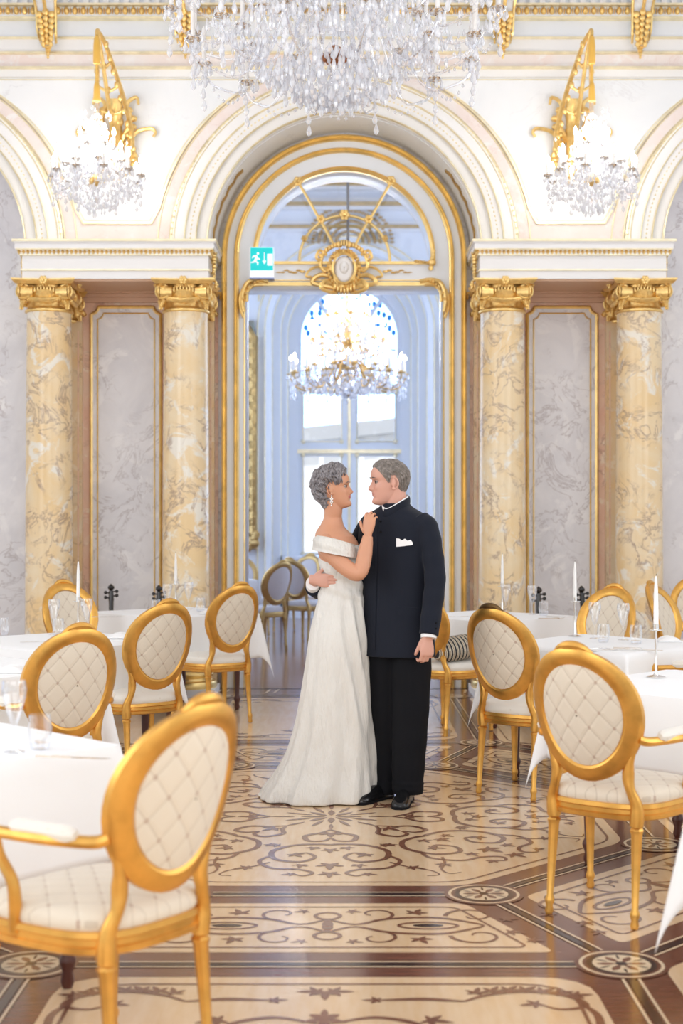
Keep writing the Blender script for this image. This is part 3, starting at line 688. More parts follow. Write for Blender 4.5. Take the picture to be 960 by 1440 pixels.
# ================================================================== FLOORS (marquetry inlaid in the floor's own mesh)
FL = MB(); BR, LI, CR_, INK, SCR = 0, 1, 2, 3, 4
FL.add([(-W, -4, 0), (W, -4, 0), (W, 12.46, 0), (-W, 12.46, 0)], [(0, 1, 2, 3)], BR)
FC = (-.05, 6.98)
lay = {LI: .0006, CR_: .0012, SCR: .0018, INK: .0024}
ZC = [0]
def fpoly(pts, m, z=None, T=None):
    ZC[0] += 1; z = (lay[m] if z is None else z)+ZC[0]*1.5e-7
    pts = [T(*p) for p in pts] if T else pts
    a = sum(pts[i][0]*pts[(i+1) % len(pts)][1]-pts[(i+1) % len(pts)][0]*pts[i][1] for i in range(len(pts)))
    if a < 0: pts = pts[::-1]
    FL.add([(x, y, z) for x, y in pts], [tuple(range(len(pts)))], m)
def frib(pts, wd, m, z=None, T=None, close=False):
    ZC[0] += 1; z = (lay[m] if z is None else z)+ZC[0]*1.5e-7
    pts = [T(*p) for p in pts] if T else list(pts)
    n = len(pts); L = []; Rr = []
    for i in range(n):
        a = pts[(i-1) % n if close else max(i-1, 0)]; b = pts[(i+1) % n if close else min(i+1, n-1)]
        dx, dy = b[0]-a[0], b[1]-a[1]; l = hypot(dx, dy) or 1; w_ = (wd[i] if isinstance(wd, (list, tuple)) else wd)/2
        L.append((pts[i][0]-dy/l*w_, pts[i][1]+dx/l*w_)); Rr.append((pts[i][0]+dy/l*w_, pts[i][1]-dx/l*w_))
    V = [(x, y, z) for x, y in L]+[(x, y, z) for x, y in Rr]
    Fs = [(n+i, n+(i+1) % n, (i+1) % n, i) for i in range(n if close else n-1)]
    FL.add(V, Fs, m)
def inset(poly, d):
    n = len(poly); out = []
    a = sum(poly[i][0]*poly[(i+1) % n][1]-poly[(i+1) % n][0]*poly[i][1] for i in range(n)); sg = 1 if a > 0 else -1
    for i in range(n):
        p0, p1, p2 = Vector(poly[i-1]), Vector(poly[i]), Vector(poly[(i+1) % n])
        e1, e2 = (p1-p0).normalized(), (p2-p1).normalized(); n1 = Vector((-e1.y, e1.x))*sg; n2 = Vector((-e2.y, e2.x))*sg
        b = (n1+n2); b = b/max(b.length_squared, 1e-6)*2; out.append(tuple(p1+b*d))
    return out
def chamfer(poly, c):
    out = []; n = len(poly)
    for i in range(n):
        p0, p1, p2 = Vector(poly[i-1]), Vector(poly[i]), Vector(poly[(i+1) % n])
        q0 = p1+(p0-p1).normalized()*c; q2 = p1+(p2-p1).normalized()*c
        for k in range(5):
            t = k/4; out.append(tuple(q0*(1-t)**2+p1*2*t*(1-t)+q2*t*t))
    return out
def field(poly, ins=.125, c=.05):
    fpoly(chamfer(inset(poly, ins), c), LI)
    q = chamfer(inset(poly, ins+.055), c); frib(q, .011, SCR, close=True)
def stripe(a, b):
    a, b = Vector(a), Vector(b); d = (b-a).normalized(); nn = Vector((-d.y, d.x)); 
    frib([a, b], .026, INK, .0020)
    for s_ in (-1, 1): frib([a+nn*s_*.026, b+nn*s_*.026], .010, CR_, .0021)
def rosette(x, y):
    def circ(r): return [(x+r*cos(2*pi*i/28), y+r*sin(2*pi*i/28)) for i in range(28)]
    fpoly(circ(.155), BR, .0026); frib(circ(.133), .012, CR_, .0029, close=True); fpoly(circ(.115), INK, .003); fpoly(circ(.095), CR_, .0034)
    for k in range(6):
        a = k*pi/3; frib([(x+r_*cos(a), y+r_*sin(a)) for r_ in (.02, .04, .06, .08)], [.008, .022, .026, .006], SCR, .0038)
        a += pi/6; frib([(x+r_*cos(a), y+r_*sin(a)) for r_ in (.05, .07, .09)], [.004, .010, .004], INK, .0038)
    fpoly([(x+.02*cos(i*pi/5), y+.02*sin(i*pi/5)) for i in range(10)], INK, .0040)
def sp2(cx, cy, r0, r1, a0, a1, n=26): return spiral((cx, cy), r0, r1, a0, a1, None, n)
def taper(n, a, b, mid=None):
    return [a+(b-a)*i/(n-1) if mid is None else (a+(b-a)*i/(n-1))+mid*sin(pi*i/(n-1)) for i in range(n)]
def leafs(T, x, y, a, s):   # sprig of three acanthus lobes
    for da, l, w_ in ((0, 1, .34), (.75, .72, .28), (-.75, .72, .28), (1.5, .45, .2), (-1.5, .45, .2)):
        an = a+da; pts = [(x+s*l*t*cos(an+da*.35*t), y+s*l*t*sin(an+da*.35*t)) for t in (0, .25, .5, .75, 1)]
        frib(pts, [.05*s, w_*s*.75, w_*s, w_*s*.7, .03*s], SCR, T=T)
A1, A2 = 1.455, 2.33; tn = math.tan(pi/8)
def rotT(k, mir=False):
    ca, sa = cos(k*pi/4), sin(k*pi/4)
    def T(x, y):
        if mir: x = -x
        return (FC[0]+x*ca-y*sa, FC[1]+x*sa+y*ca)
    return T
oct1 = [(A1/cos(pi/8)*cos(pi/8+k*pi/4), A1/cos(pi/8)*sin(pi/8+k*pi/4)) for k in range(8)]
T0 = rotT(0)
field([T0(*p) for p in oct1], .13, .10)
for k in range(8):
    T = rotT(k); a, b = T(-A1*tn, A1), T(A1*tn, A1); c, d = T(A2*tn, A2), T(-A2*tn, A2)
    stripe(a, b); stripe(a, d); stripe(c, d); rosette(*a); rosette(*d)
    field([a, b, c, d], .13, .05)
    for mir in (False, True):
        T = rotT(k, mir)
        # trapezoid panel: eye and knot with scrolls (y = 1.455..2.33)
        y0 = 1.885
        if not mir:
            frib([(.035+.05*cos(t), y0+.19*sin(t)) for t in [0]], .001, SCR, T=T) if False else None
            frib([(0.0+.045*cos(2*pi*i/20), y0+.125+.045*sin(2*pi*i/20)) for i in range(20)], .016, SCR, T=T, close=True)
            frib([(0.0+.045*cos(2*pi*i/20), y0-.125+.045*sin(2*pi*i/20)) for i in range(20)], .016, SCR, T=T, close=True)
            frib([(0, y0-.08), (0, y0-.03), (0, y0+.03), (0, y0+.08)], [.01, .04, .04, .01], SCR, T=T)
        e = [(.36+.105*cos(2*pi*i/24), y0+.042*sin(2*pi*i/24)) for i in range(24)]; frib(e, .015, SCR, T=T, close=True)
        e = [(.36+.055*cos(2*pi*i/16), y0+.018*sin(2*pi*i/16)) for i in range(16)]; fpoly(e, INK, T=T)
        for s_ in (-1, 1):
            p_ = [(q.x, q.y) for q in cr([(0, y0+s_*.08, 0), (.1, y0+s_*.015, 0), (.22, y0+s_*.085, 0), (.40, y0+s_*.10, 0), (.53, y0+s_*.03, 0), (.56, y0, 0)], 5)]
            frib(p_, taper(len(p_), .012, .010, .010), SCR, T=T)
            p_ = sp2(.17, y0+s_*.15, .085, .02, -s_*pi*.5, s_*pi*1.3, 22); frib(p_, taper(23, .016, .008), SCR, T=T)
            p_ = sp2(.53, y0+s_*.125, .10, .022, pi, pi-s_*pi*1.9, 24); frib(p_, taper(25, .018, .008), SCR, T=T)
            leafs(T, .32, y0+s_*.155, s_*1.2, .07); leafs(T, .64, y0+s_*.08, s_*.2, .06); leafs(T, .08, y0+s_*.19, .3, .05)
            leafs(T, .70, y0+.18 if s_ > 0 else y0-.15, .1, .055) if s_ > 0 else None
        # inner octagon scrollwork
        p_ = [(q.x, q.y) for q in cr([(0, .30, 0), (.05, .37, 0), (.115, .43, 0), (.10, .53, 0), (.03, .53, 0), (0, .47, 0)], 6)]; frib(p_, taper(len(p_), .014, .012, .014), SCR, T=T)
        p_ = [(q.x, q.y) for q in cr([(0, .61, 0), (.05, .60, 0), (.16, .62, 0), (.25, .73, 0), (.235, .88, 0), (.13, .93, 0), (.065, .85, 0), (.10, .77, 0), (.16, .79, 0)], 6)]; frib(p_, taper(len(p_), .022, .010, .010), SCR, T=T)
        p_ = [(q.x, q.y) for q in cr([(.245, .80, 0), (.30, .92, 0), (.24, 1.04, 0), (.13, 1.06, 0), (.07, 1.12, 0), (.11, 1.17, 0), (.15, 1.13, 0)], 6)]; frib(p_, taper(len(p_), .018, .008, .008), SCR, T=T)
        p_ = [(q.x, q.y) for q in cr([(.255, .94, 0), (.33, 1.02, 0), (.42, 1.08, 0), (.45, 1.15, 0), (.40, 1.17, 0)], 5)]; frib(p_, taper(len(p_), .014, .006), SCR, T=T)
        leafs(T, .16, .79, 2.2, .07); leafs(T, .07, .66, 1.3, .06); leafs(T, .34, 1.03, .3, .065); leafs(T, .15, 1.14, .2, .05); leafs(T, .12, .98, 1.4, .06)
        leafs(T, .23, .62, .1, .06)
    T = rotT(k)
    leafs(T, 0, .37, pi/2, .09); leafs(T, 0, .97, pi/2, .10); leafs(T, 0, 1.12, pi/2, .08); leafs(T, 0, .70, pi/2, .07)
    for r0, r1, w_, off in ((.03, .15, .035, 0), (.10, .24, .026, pi/8), (.18, .30, .022, 0)):
        an = k*pi/4+off+pi/2; pts = [(FC[0]+(r0+(r1-r0)*t)*cos(an), FC[1]+(r0+(r1-r0)*t)*sin(an)) for t in (0, .25, .5, .75, 1)]
        frib(pts, [.006, w_*.8, w_, w_*.7, .004], SCR)
# outer fields
cx0, cy0 = FC; h2 = A2*tn
def acanthus(x, y, sx_, sy_, s=1.0):
    def T(u, v): return (x+sx_*u*s, y+sy_*v*s)
    for pts in ([(0, 0), (.08, .06), (.2, .09), (.32, .05), (.36, -.04), (.28, -.07), (.22, -.02)], [(.34, .0), (.38, -.12), (.36, -.26), (.30, -.34)], [(0, 0), (-.12, .02), (-.26, .01)]):
        p_ = [(q.x, q.y) for q in cr([(a, b, 0) for a, b in pts], 6)]; frib(p_, taper(len(p_), .012, .008, .016), SCR, T=T)
    for i in range(7): leafs(T, .04+.05*i, .07+.03*sin(i*.6), 1.3-.2*i, .06)
    leafs(T, .22, -.02, 3.4, .06); leafs(T, -.26, .01, 3.1, .05)
for sy_, y_far in ((-1, -2.6), (1, 11.78)):
    ya = cy0+sy_*A2; quad = [(cx0-h2, ya), (cx0+h2, ya), (cx0+h2, y_far), (cx0-h2, y_far)]
    for xs in (cx0-h2, cx0+h2): stripe((xs, ya), (xs, y_far))
    step = abs(y_far-ya); nseg = 2 if sy_ < 0 else 1
    for i in range(nseg):
        a = ya+sy_*step*i/nseg; b = ya+sy_*step*(i+1)/nseg
        q = [(cx0-h2, a), (cx0+h2, a), (cx0+h2, b), (cx0-h2, b)]
        fpoly(chamfer(inset(q, .13), .18), LI); frib(chamfer(inset(q, .20), .17), .012, SCR, close=True)
        for sx_ in (-1, 1): acanthus(cx0+sx_*.42, a+sy_*.36, sx_, -sy_, 1.0); acanthus(cx0+sx_*.42, b-sy_*.36, sx_, sy_, 1.0)
        def Tm(u, v): return (cx0+u, a+sy_*v)
        leafs(Tm, 0, .27, pi/2, .08); leafs(Tm, .02, .27, 0, .07); leafs(Tm, -.02, .27, pi, .07); leafs(Tm, 0, .5, pi/2, .11); leafs(Tm, 0, .5, -pi/2, .07)
        for sx_ in (-1, 1):
            p_ = [(cx0+sx_*q2.x, a+sy_*q2.y) for q2 in cr([(.02, .55, 0), (.15, .50, 0), (.27, .56, 0), (.24, .66, 0), (.15, .64, 0)], 6)]; frib(p_, taper(len(p_), .012, .010, .014), SCR)
            leafs(Tm, sx_*.3, .52, .3 if sx_ > 0 else 2.8, .08)
        rosette(cx0-h2, b); rosette(cx0+h2, b); stripe((cx0-h2, b), (cx0+h2, b))
for sx_ in (-1, 1):
    for sy_ in (-1, 1):   # corner squares and side strips
        a = (cx0+sx_*h2, cy0+sy_*A2); b = (cx0+sx_*A2, cy0+sy_*h2); c = (cx0+sx_*4.6, cy0+sy_*h2); yb = -2.6 if sy_ < 0 else 11.78
        poly = [a, b, c, (cx0+sx_*4.6, yb), (cx0+sx_*h2, yb)]; field(poly, .13, .06); stripe(b, c)
    rosette(cx0+sx_*A2, cy0+h2); rosette(cx0+sx_*A2, cy0-h2)
    field([(cx0+sx_*A2, cy0-h2), (cx0+sx_*A2, cy0+h2), (cx0+sx_*4.6, cy0+h2), (cx0+sx_*4.6, cy0-h2)], .13, .06)
    for sy_ in (-1, 1):
        for q in range(2): acanthus(cx0+sx_*(1.5+.6*q), cy0+sy_*(2.3+.4*q)+(0 if sy_ < 0 else 0), sx_, -sy_, 1.1)
# border along the far wall
for y_, w_, m in ((11.86, .05, INK), (11.80, .012, CR_), (11.92, .012, CR_), (12.32, .05, INK), (12.38, .012, CR_)): frib([(-W, y_), (W, y_)], w_, m)
x = -4.0
while x < 4.0:
    for e in (0, .07): frib([(x+e, 12.0), (x+e+.03, 12.24)], .02, CR_)
    x += .42
struct(FL.build('floor', [M['wood_brown'], M['wood_light'], M['wood_cream'], M['wood_ink'], M['wood_scroll']], smooth=False))
mb = MB(); mb.box(-WF, WF, 12.46, 22.2, -.05, 0.0); struct(mb.build('floor', M['planks'], smooth=False))
# ================================================================== CHAIRS
LEAN = .29
def back_pt(u, z, off=0):   # point on the leaning back plane; off > 0 towards the seat
    return (u, -.02-LEAN*(z-.45)*(1 if z > .45 else 0)+1.45*u*u+off, z)
def leg_bm(x, y, dx, dy, h=.40):
    b = MB(); prof = [(.013, 0), (.017, .012), (.013, .03), (.018, .045), (.018, .055), (.0125, .07), (.021, h-.07), (.026, h-.055), (.019, h-.045), (.027, h-.03), (.027, h)]
    rings = []
    for r_, z in prof:
        t = 1-z/h; fl_ = 1 if not (.07 <= z <= h-.07) else 1
        rings.append([(x+dx*t+r_*(1-.10*(j % 2))*cos(2*pi*j/16), y+dy*t+r_*(1-.10*(j % 2))*sin(2*pi*j/16), z) for j in range(16)])
    b.loft(rings); return b
def seat_ring(z, k, n=40):
    out = []
    for j in range(n):
        a = 2*pi*j/n; ca, sa = cos(a), sin(a); e = .62
        y = .205+.235*k*(abs(sa)**e)*(1 if sa > 0 else -1); wd = .215+.05*((y+.03)/.47)
        out.append((wd*k*(abs(ca)**e)*(1 if ca > 0 else -1), y, z))
    return out
def make_chair(arms, fab, seatf, frame_m, name='dining_chair', lab='chair', detail=True):
    t = thing(name, lab, 'chair')
    cz_ = .755; ru, rv = .184, .215
    def oval(k, off, wu=0, n=44):
        out = []
        for j in range(n):
            a = 2*pi*j/n; uu = (ru+wu)*k*cos(a); vv = (rv+wu)*k*sin(a)
            uu *= 1+.06*sin(a)
            out.append(back_pt(uu, cz_+vv, off))
        return out
    n = 44; g = MB()    # moulded oval frame
    prof = [(-.030, .012), (-.026, .022), (-.012, .027), (.006, .024), (.022, .018), (.030, .008), (.030, -.014), (.010, -.026), (-.018, -.024), (-.030, -.014)]
    V = []; 
    for wu, off in prof: V.append(oval(1, off, wu))
    k = len(prof); vs = [p for r_ in V for p in r_]
    g.add(vs, [(i*n+j, i*n+(j+1) % n, ((i+1) % k)*n+(j+1) % n, ((i+1) % k)*n+j) for i in range(k) for j in range(n)])
    fr = g.build('back_frame', frame_m, t)
    g = MB()            # carved crest
    for i in range(-3, 4):
        z = cz_+rv+.040-.0016*i*i; p_ = back_pt(i*.012, z, 0); g.ell(p_, (.010, .016, .014-.0008*abs(i)), 7, 5)
    pp = cr([back_pt(-.075, cz_+rv+.012), back_pt(-.04, cz_+rv+.032), back_pt(0, cz_+rv+.038), back_pt(.04, cz_+rv+.032), back_pt(.075, cz_+rv+.012)], 5)
    g.tube(pp, [.006+.012*sin(pi*i/(len(pp)-1)) for i in range(len(pp))], 8); g.build('crest', frame_m, t)
    g = MB(); rings = []   # padded medallion
    for wu, off in ((-.026, .0), (-.03, .016), (-.06, .026), (-.11, .032), (-.16, .034), (-.19, .0345)): rings.append(oval(1, off, wu) if wu > -.19 else [back_pt(.004*cos(2*pi*j/n), cz_+.004*sin(2*pi*j/n), off) for j in range(n)])
    for wu, off in ((-.19, -.0345), (-.16, -.034), (-.11, -.032), (-.06, -.026), (-.03, -.018), (-.026, .0)): rings.append(oval(1, off, wu) if wu > -.19 else [back_pt(.004*cos(2*pi*j/n), cz_+.004*sin(2*pi*j/n), off) for j in range(n)])
    g.loft(rings); g.build('back_pad', fab, t, uv=lambda c: (c.x, c.z))
    for s_ in (-1, 1):
        g = MB(); pp = cr([(s_*.165, .0, .36), (s_*.168, -.005, .43), (s_*.150, -.02, .49), (s_*.142, -.020, .54), (s_*.155, -.030, .60), (s_*.178, -.032, .66)], 5)
        g.tube(pp, [.026, .026, .026, .025, .024, .022, .021, .020, .019, .018, .018, .019, .02, .021, .022, .022, .022, .02, .018, .016, .015, .014, .013, .012, .011, .01][:len(pp)], 10); g.build('stile', frame_m, t)
    g = MB(); g.loft([seat_ring(.375, .98), seat_ring(.38, 1.02), seat_ring(.395, 1.03), seat_ring(.40, 1.0), seat_ring(.415, 1.0), seat_ring(.42, 1.03), seat_ring(.435, 1.02), seat_ring(.437, .9)]); g.build('seat_rail', frame_m, t)
    g = MB(); g.loft([seat_ring(.432, .97), seat_ring(.445, 1.0), seat_ring(.462, 1.0), seat_ring(.478, .96), seat_ring(.488, .86), seat_ring(.496, .6), seat_ring(.50, .3), seat_ring(.501, .05)]); g.build('seat_cushion', seatf, t, uv=lambda c: (c.x, c.y))
    for s_ in (-1, 1):
        leg_bm(s_*.165, .005, s_*.006, -.035).build('leg', frame_m, t); leg_bm(s_*.215, .385, s_*.004, .01).build('leg', frame_m, t)
    if arms:
        for s_ in (-1, 1):
            g = MB(); pp = cr([(s_*.190, -.035, .675), (s_*.215, .0, .665), (s_*.255, .12, .665), (s_*.262, .24, .662), (s_*.262, .33, .66)], 6); g.tube(pp, .017, 8)
            pp = [(s_*.262, .335+.032*cos(a)*(1-a/14), .645+.032*sin(a)*(1-a/14)) for a in [pi/2-i*.35 for i in range(26)]] if False else [(s_*.262, .335+.030*(1-i/30)*cos(pi/2-i*.36), .643+.030*(1-i/30)*sin(pi/2-i*.36)) for i in range(24)]
            g.tube(pp, [.016-.0004*i for i in range(24)], 7)
            pp = cr([(s_*.262, .31, .655), (s_*.262, .29, .60), (s_*.255, .25, .54), (s_*.245, .25, .47), (s_*.235, .26, .41)], 6); g.tube(pp, [.013+.006*i/24 for i in range(25)], 8)
            am = g.build('arm', frame_m, t)
            g = MB(); pp = [(s_*(.24+.0015*i), .03+.02*i, .682) for i in range(12)]; g.tube(pp, [.012]+[.022]*10+[.012], 8); g.build('arm_pad', seatf, am)
    return t
arm0 = make_chair(True, M['damask'], M['seat_fabric'], M['gold_chair'], 'armchair', 'x')
cha0 = make_chair(False, M['damask'], M['seat_fabric'], M['gold_chair'], 'dining_chair', 'x')
far0 = make_chair(False, M['fabric_grey'], M['fabric_grey'], M['gold_dark'], 'dining_chair', 'x')
for q in list(arm0.children):
    if q.name.startswith('seat_cushion'): q.data.materials[0] = M['damask']
CH = [  # source, x, y, yaw, label
 (arm0, -.475, 3.63, 52, 'gilt armchair with oval cream back, largest and nearest, at the bottom left corner', 'armchairs in the hall'),
 (arm0, -1.19, 6.1, 34, 'gilt armchair with oval cream back behind the nearest white table at left', 'armchairs in the hall'),
 (arm0, .92, 5.17, -37, 'gilt armchair with oval cream back, nearest chair on the right side', 'armchairs in the hall'),
 (arm0, 2.02, 7.35, 90, 'gilt armchair showing only its scrolled armrest at the right edge behind the tall candle', 'armchairs in the hall'),
 (cha0, -1.055, 7.95, 38, 'gilt armless chair with oval back, second from the doorway on the left', 'oval back dining chairs in the hall'),
 (cha0, -.81, 10.15, 37, 'gilt armless chair with oval back standing nearest the left door jamb', 'oval back dining chairs in the hall'),
 (cha0, -1.93, 10.25, 216, 'gilt chair turned towards us behind the left candle, against the yellow column', 'oval back dining chairs in the hall'),
 (cha0, .88, 7.49, -40, 'gilt armless chair with dark mark on its crest, right of the man', 'oval back dining chairs in the hall'),
 (cha0, .60, 9.71, -45, 'gilt chair half hidden behind the man, with striped cushion on its seat', 'oval back dining chairs in the hall'),
 (cha0, 1.75, 9.55, 142, 'gilt chair turned towards us behind the wine glasses on the right middle table', 'oval back dining chairs in the hall'),
 (cha0, 2.36, 10.1, 235, 'gilt chair at the right edge just beyond the tall candle', 'oval back dining chairs in the hall'),
 (cha0, 2.88, 11.55, 165, 'farthest gilt chair at the right edge, beside the grey marble wall', 'oval back dining chairs in the hall'),
 (far0, -.76, 15.85, 44, 'brownish chair with plain grey oval back, frontmost of those through the doorway', 'grey chairs in the far room'),
 (far0, -.52, 17.0, -35, 'grey oval chair through the doorway, overlapping the frontmost far chair on its right', 'grey chairs in the far room'),
 (far0, -.50, 18.9, 150, 'farthest grey oval chair through the doorway, beside the woman\'s back', 'grey chairs in the far room'),
 (far0, -1.26, 18.2, 200, 'grey oval chair behind the far room table, cut off by the door jamb', 'grey chairs in the far room')]
used = set(); CHO = []
for src, x, y, a, lab, grp in CH:
    if src.name not in used: o = src; used.add(src.name); o.location = (x, y, .003); o.rotation_euler = (0, 0, R(a)); o['label'] = lab; o['group'] = grp
    else: o = dup(src, (x, y, .003), R(a), lab, grp)
    CHO.append(o)
# darker gilding on the crest of one chair
for q in CHO[7].children:
    if q.name.startswith('crest'):
        q.data = q.data.copy(); q.data.materials[0] = gold('darkened_gilding', (.20, .12, .05), .5); q['label'] = 'darkened crest'
# striped cushion
b = MB(); rings = []
for i in range(15):
    a = -pi/2+pi*i/14; a = max(-1.5, min(1.5, a)); rings.append([(.20*(abs(sin(a))**.8)*(1 if a > 0 else -1), .10*cos(a)**.5*cos(2*pi*j/18), .085*cos(a)**.5*sin(2*pi*j/18)) for j in range(18)])
b.loft(rings)
cu = tag(b.build('cushion', M['stripes'], loc=(.80, 9.72, .585)), 'black and cream striped cushion lying on the chair behind the man', 'cushion'); cu.rotation_euler = (R(15), R(-6), R(30))

# ================================================================== TABLES
TH = .75
def cloth_mesh(h, over, seed, n=56):
    rnd = random.Random(seed); ph = [rnd.uniform(0, 6) for _ in range(6)]; L = h+over; b = MB(); V = []
    def ax(i):
        return -L+2*L*i/n
    for i in range(n+1):
        for j in range(n+1):
            x, y = ax(i), ax(j); dx, dy = max(abs(x)-h, 0), max(abs(y)-h, 0); sx_, sy_ = (1 if x > 0 else -1), (1 if y > 0 else -1)
            if dx == 0 and dy == 0: V.append((x, y, TH+.004+.0015*sin(9*x+ph[0])*sin(7*y+ph[1]))); continue
            d = hypot(dx, dy); px_, py_ = min(abs(x), h)*sx_, min(abs(y), h)*sy_
            r_ = .012; out = min(d, r_)*.9+d*.055
            z = TH+.004-max(0, d-r_*.6)
            if dx > 0 and dy > 0:
                th = atan2(dy, dx); bul = sin(2*th); out += .17*d*bul; V.append((px_+sx_*out*cos(th*.98), py_+sy_*out*sin(th), z+.14*d*bul*0))
            elif dx > 0: V.append((px_+sx_*(out+.020*d/.4*sin(8*y+ph[2])), py_+.0, z))
            else: V.append((px_, py_+sy_*(out+.020*d/.4*sin(8*x+ph[3])), z))
    b.add(V, [(i*(n+1)+j, (i+1)*(n+1)+j, (i+1)*(n+1)+j+1, i*(n+1)+j+1) for i in range(n) for j in range(n)])
    return b
def table(x, y, a, h, over, lab, seed, tl='square dining table with dark turned legs under the white cloth'):
    t = thing('dining_table', tl, 'table', (x, y, 0), R(a), 'square dining tables')
    b = MB(); b.box(-h+.02, h-.02, -h+.02, h-.02, TH-.03, TH-.002); b.box(-h+.08, h-.08, -h+.08, h-.08, TH-.10, TH-.03); b.build('tabletop', M['table_wood'], t, smooth=False)
    for sx_ in (-1, 1):
        for sy_ in (-1, 1):
            b = MB(); b.lathe([(.014, 0), (.022, .02), (.016, .05), (.026, .08), (.026, .09), (.016, .11), (.02, .2), (.030, .55), (.022, .57), (.034, .6), (.034, TH-.1)], (sx_*(h-.11), sy_*(h-.11), 0), 14); b.build('leg', M['table_wood'], t)
    c = cloth_mesh(h, over, seed).build('tablecloth', M['linen'], loc=(x, y, 0), angle=60); c.rotation_euler = (0, 0, R(a))
    sol = c.modifiers.new('thickness', 'SOLIDIFY'); sol.thickness = .002; sol.offset = 1
    tag(c, lab, 'tablecloth', 'white tablecloths')
    return t
table(-1.36, 4.42, 45, .47, .36, 'white tablecloth nearest at the lower left, under the blurred glasses', 1, 'table under the nearest white cloth at lower left')
table(-1.80, 6.68, 45, .47, .36, 'white tablecloth at the left edge behind the second armchair', 2, 'table at the left edge behind the second armchair')
table(-1.66, 8.34, 45, .47, .33, 'white tablecloth carrying the left candle and two wine glasses', 3, 'table carrying the left candle and two wine glasses')
table(-1.27, 10.95, 45, .44, .36, 'white tablecloth in front of the violin scrolls at left', 4, 'table in front of the violin scrolls at left')
table(1.66, 3.94, 45, .47, .36, 'white tablecloth corner hanging at the bottom right edge', 5, 'table at the bottom right edge with only its cloth corner seen')
table(1.54, 6.02, 45, .46, .31, 'white tablecloth behind the nearest right armchair, with the tallest candle', 6, 'table behind the nearest right armchair')
table(1.49, 8.10, 45, .46, .34, 'white tablecloth on the right with menus and two wine glasses', 7, 'table on the right with menus, dark legs behind the armless chair')
table(1.07, 10.45, 45, .46, .36, 'white tablecloth at the back right in front of the yellow column', 8, 'table at the back right in front of the yellow column')
table(-1.65, 17.0, 45, .45, .36, 'white tablecloth in the far room behind the left door jamb', 9, 'table in the far room behind the left door jamb')

# ================================================================== TABLEWARE
def lathe_mesh(name, prof, m, n=20): o = MB(); o.lathe(prof, n=n, caps=False); return o.build(name, m)
def place_first(src, seen, loc, lab, grp, rz=0):
    if src.name not in seen: seen.add(src.name); src.location = loc; src['label'] = lab; src['group'] = grp; src.rotation_euler = (0, 0, rz); return src
    return dup(src, loc, rz, lab, grp)
seen = set(); TT = TH+.008
fl_ = thing('champagne_glass', 'x', 'glass')
b = MB(); b.lathe([(.001, .075), (.010, .085), (.022, .12), (.034, .165), (.037, .19), (.033, .215), (.0315, .215), (.0355, .19), (.0325, .165), (.0205, .122), (.009, .09), (.001, .085)], n=20, caps=False); b.build('bowl', M['glass'], fl_)
b = MB(); b.lathe([(.032, 0), (.031, .003), (.008, .008), (.004, .02), (.004, .07), (.007, .078)], n=18); b.build('stem', M['glass'], fl_)
tu_ = thing('water_tumbler', 'x', 'glass')
b = MB(); b.lathe([(.026, .0), (.033, .02), (.037, .06), (.032, .105), (.0305, .105), (.0355, .06), (.031, .028), (.001, .024)], n=20, caps=False); b.build('glass_wall', M['glass'], tu_)
b = MB(); b.lathe([(.001, .001), (.026, .001), (.031, .018), (.001, .02)], n=20); b.build('glass_base', M['crystal_arm'], tu_)
cs_ = thing('candlestick', 'x', 'candlestick')
b = MB(); b.lathe([(.042, 0), (.042, .003), (.012, .009), (.006, .02), (.005, .2), (.007, .205)], n=20); b.build('stem', M['silver'], cs_)
b = MB(); b.lathe([(.006, .204), (.034, .208), (.034, .211), (.013, .211), (.013, .235), (.010, .235)], n=20); b.build('drip_cup', M['silver'], cs_)
ca_ = thing('candle', 'x', 'candle')
b = MB(); b.lathe([(.0115, 0), (.011, .08), (.0085, .18), (.004, .232), (.001, .238)], n=16); b.build('wax', M['candle'], ca_)
b = MB(); b.tube([(0, 0, .236), (.001, 0, .243), (.002, 0, .246)], .0012, 6); b.build('wick', M['cord'], ca_)
def tw(src, px, py, lab, grp, D=None):
    D = D or (EYE-TT)*F/(py-733); return place_first(src, seen, (X(px, D), D, TT), lab, grp)
G1, G2, G3, G4 = 'champagne glasses on the tables', 'water tumblers on the tables', 'silver candlesticks', 'tall white candles'
for px, py, w_ in ((20, 1058, 'nearest left table, blurred, at the left edge'), (76, 892, 'left candle table, left of the candle'), (122, 891, 'left candle table, right of the candle'),
                   (235, 861, 'back left table, between violin scroll and candle'), (265, 857, 'back left table, right of the candle'), (711, 862, 'back right table, beside the candle'),
                   (748, 864, 'back right table, beside the dark scroll'), (836, 898, 'right middle table, left of the pair'), (876, 900, 'right middle table, right of the pair')):
    tw(fl_, px, py, 'tall champagne glass on the '+w_, G1)
for px, py, w_ in ((56, 1053, 'nearest left table beside the blurred champagne glass'), (82, 894, 'left candle table under the left champagne glass'), (5, 893, 'left candle table at the very left edge'), (219, 863, 'back left table left of the candle'),
                   (282, 860, 'back left table beside the napkin'), (764, 866, 'back right table in front of the violin scroll'), (848, 903, 'right middle table between the two champagne glasses'), (894, 905, 'right middle table, rightmost glass there')):
    tw(tu_, px, py, 'low clear tumbler on the '+w_, G2)
for px, py, D, w_ in ((110, 0, 8.60, 'left middle table'), (247, 0, 10.95, 'back left table in front of the yellow column'), (706, 0, 10.55, 'back right table'), (808, 0, 8.55, 'right middle table, before the violin scroll'), (922, 0, 6.32, 'right front table, tallest and nearest')):
    tw(cs_, px, 0, 'slim silver candlestick on the '+w_, G3, D); c_ = tw(ca_, px, 0, 'tapered white candle, unlit, on the '+w_, G4, D); c_.location.z += .212
D = 16.8; tw(cs_, 345, 0, 'slim candlestick on the far room table seen through the doorway', G3, D); c_ = tw(ca_, 345, 0, 'white candle on the far room table seen through the doorway', G4, D); c_.location.z += .212
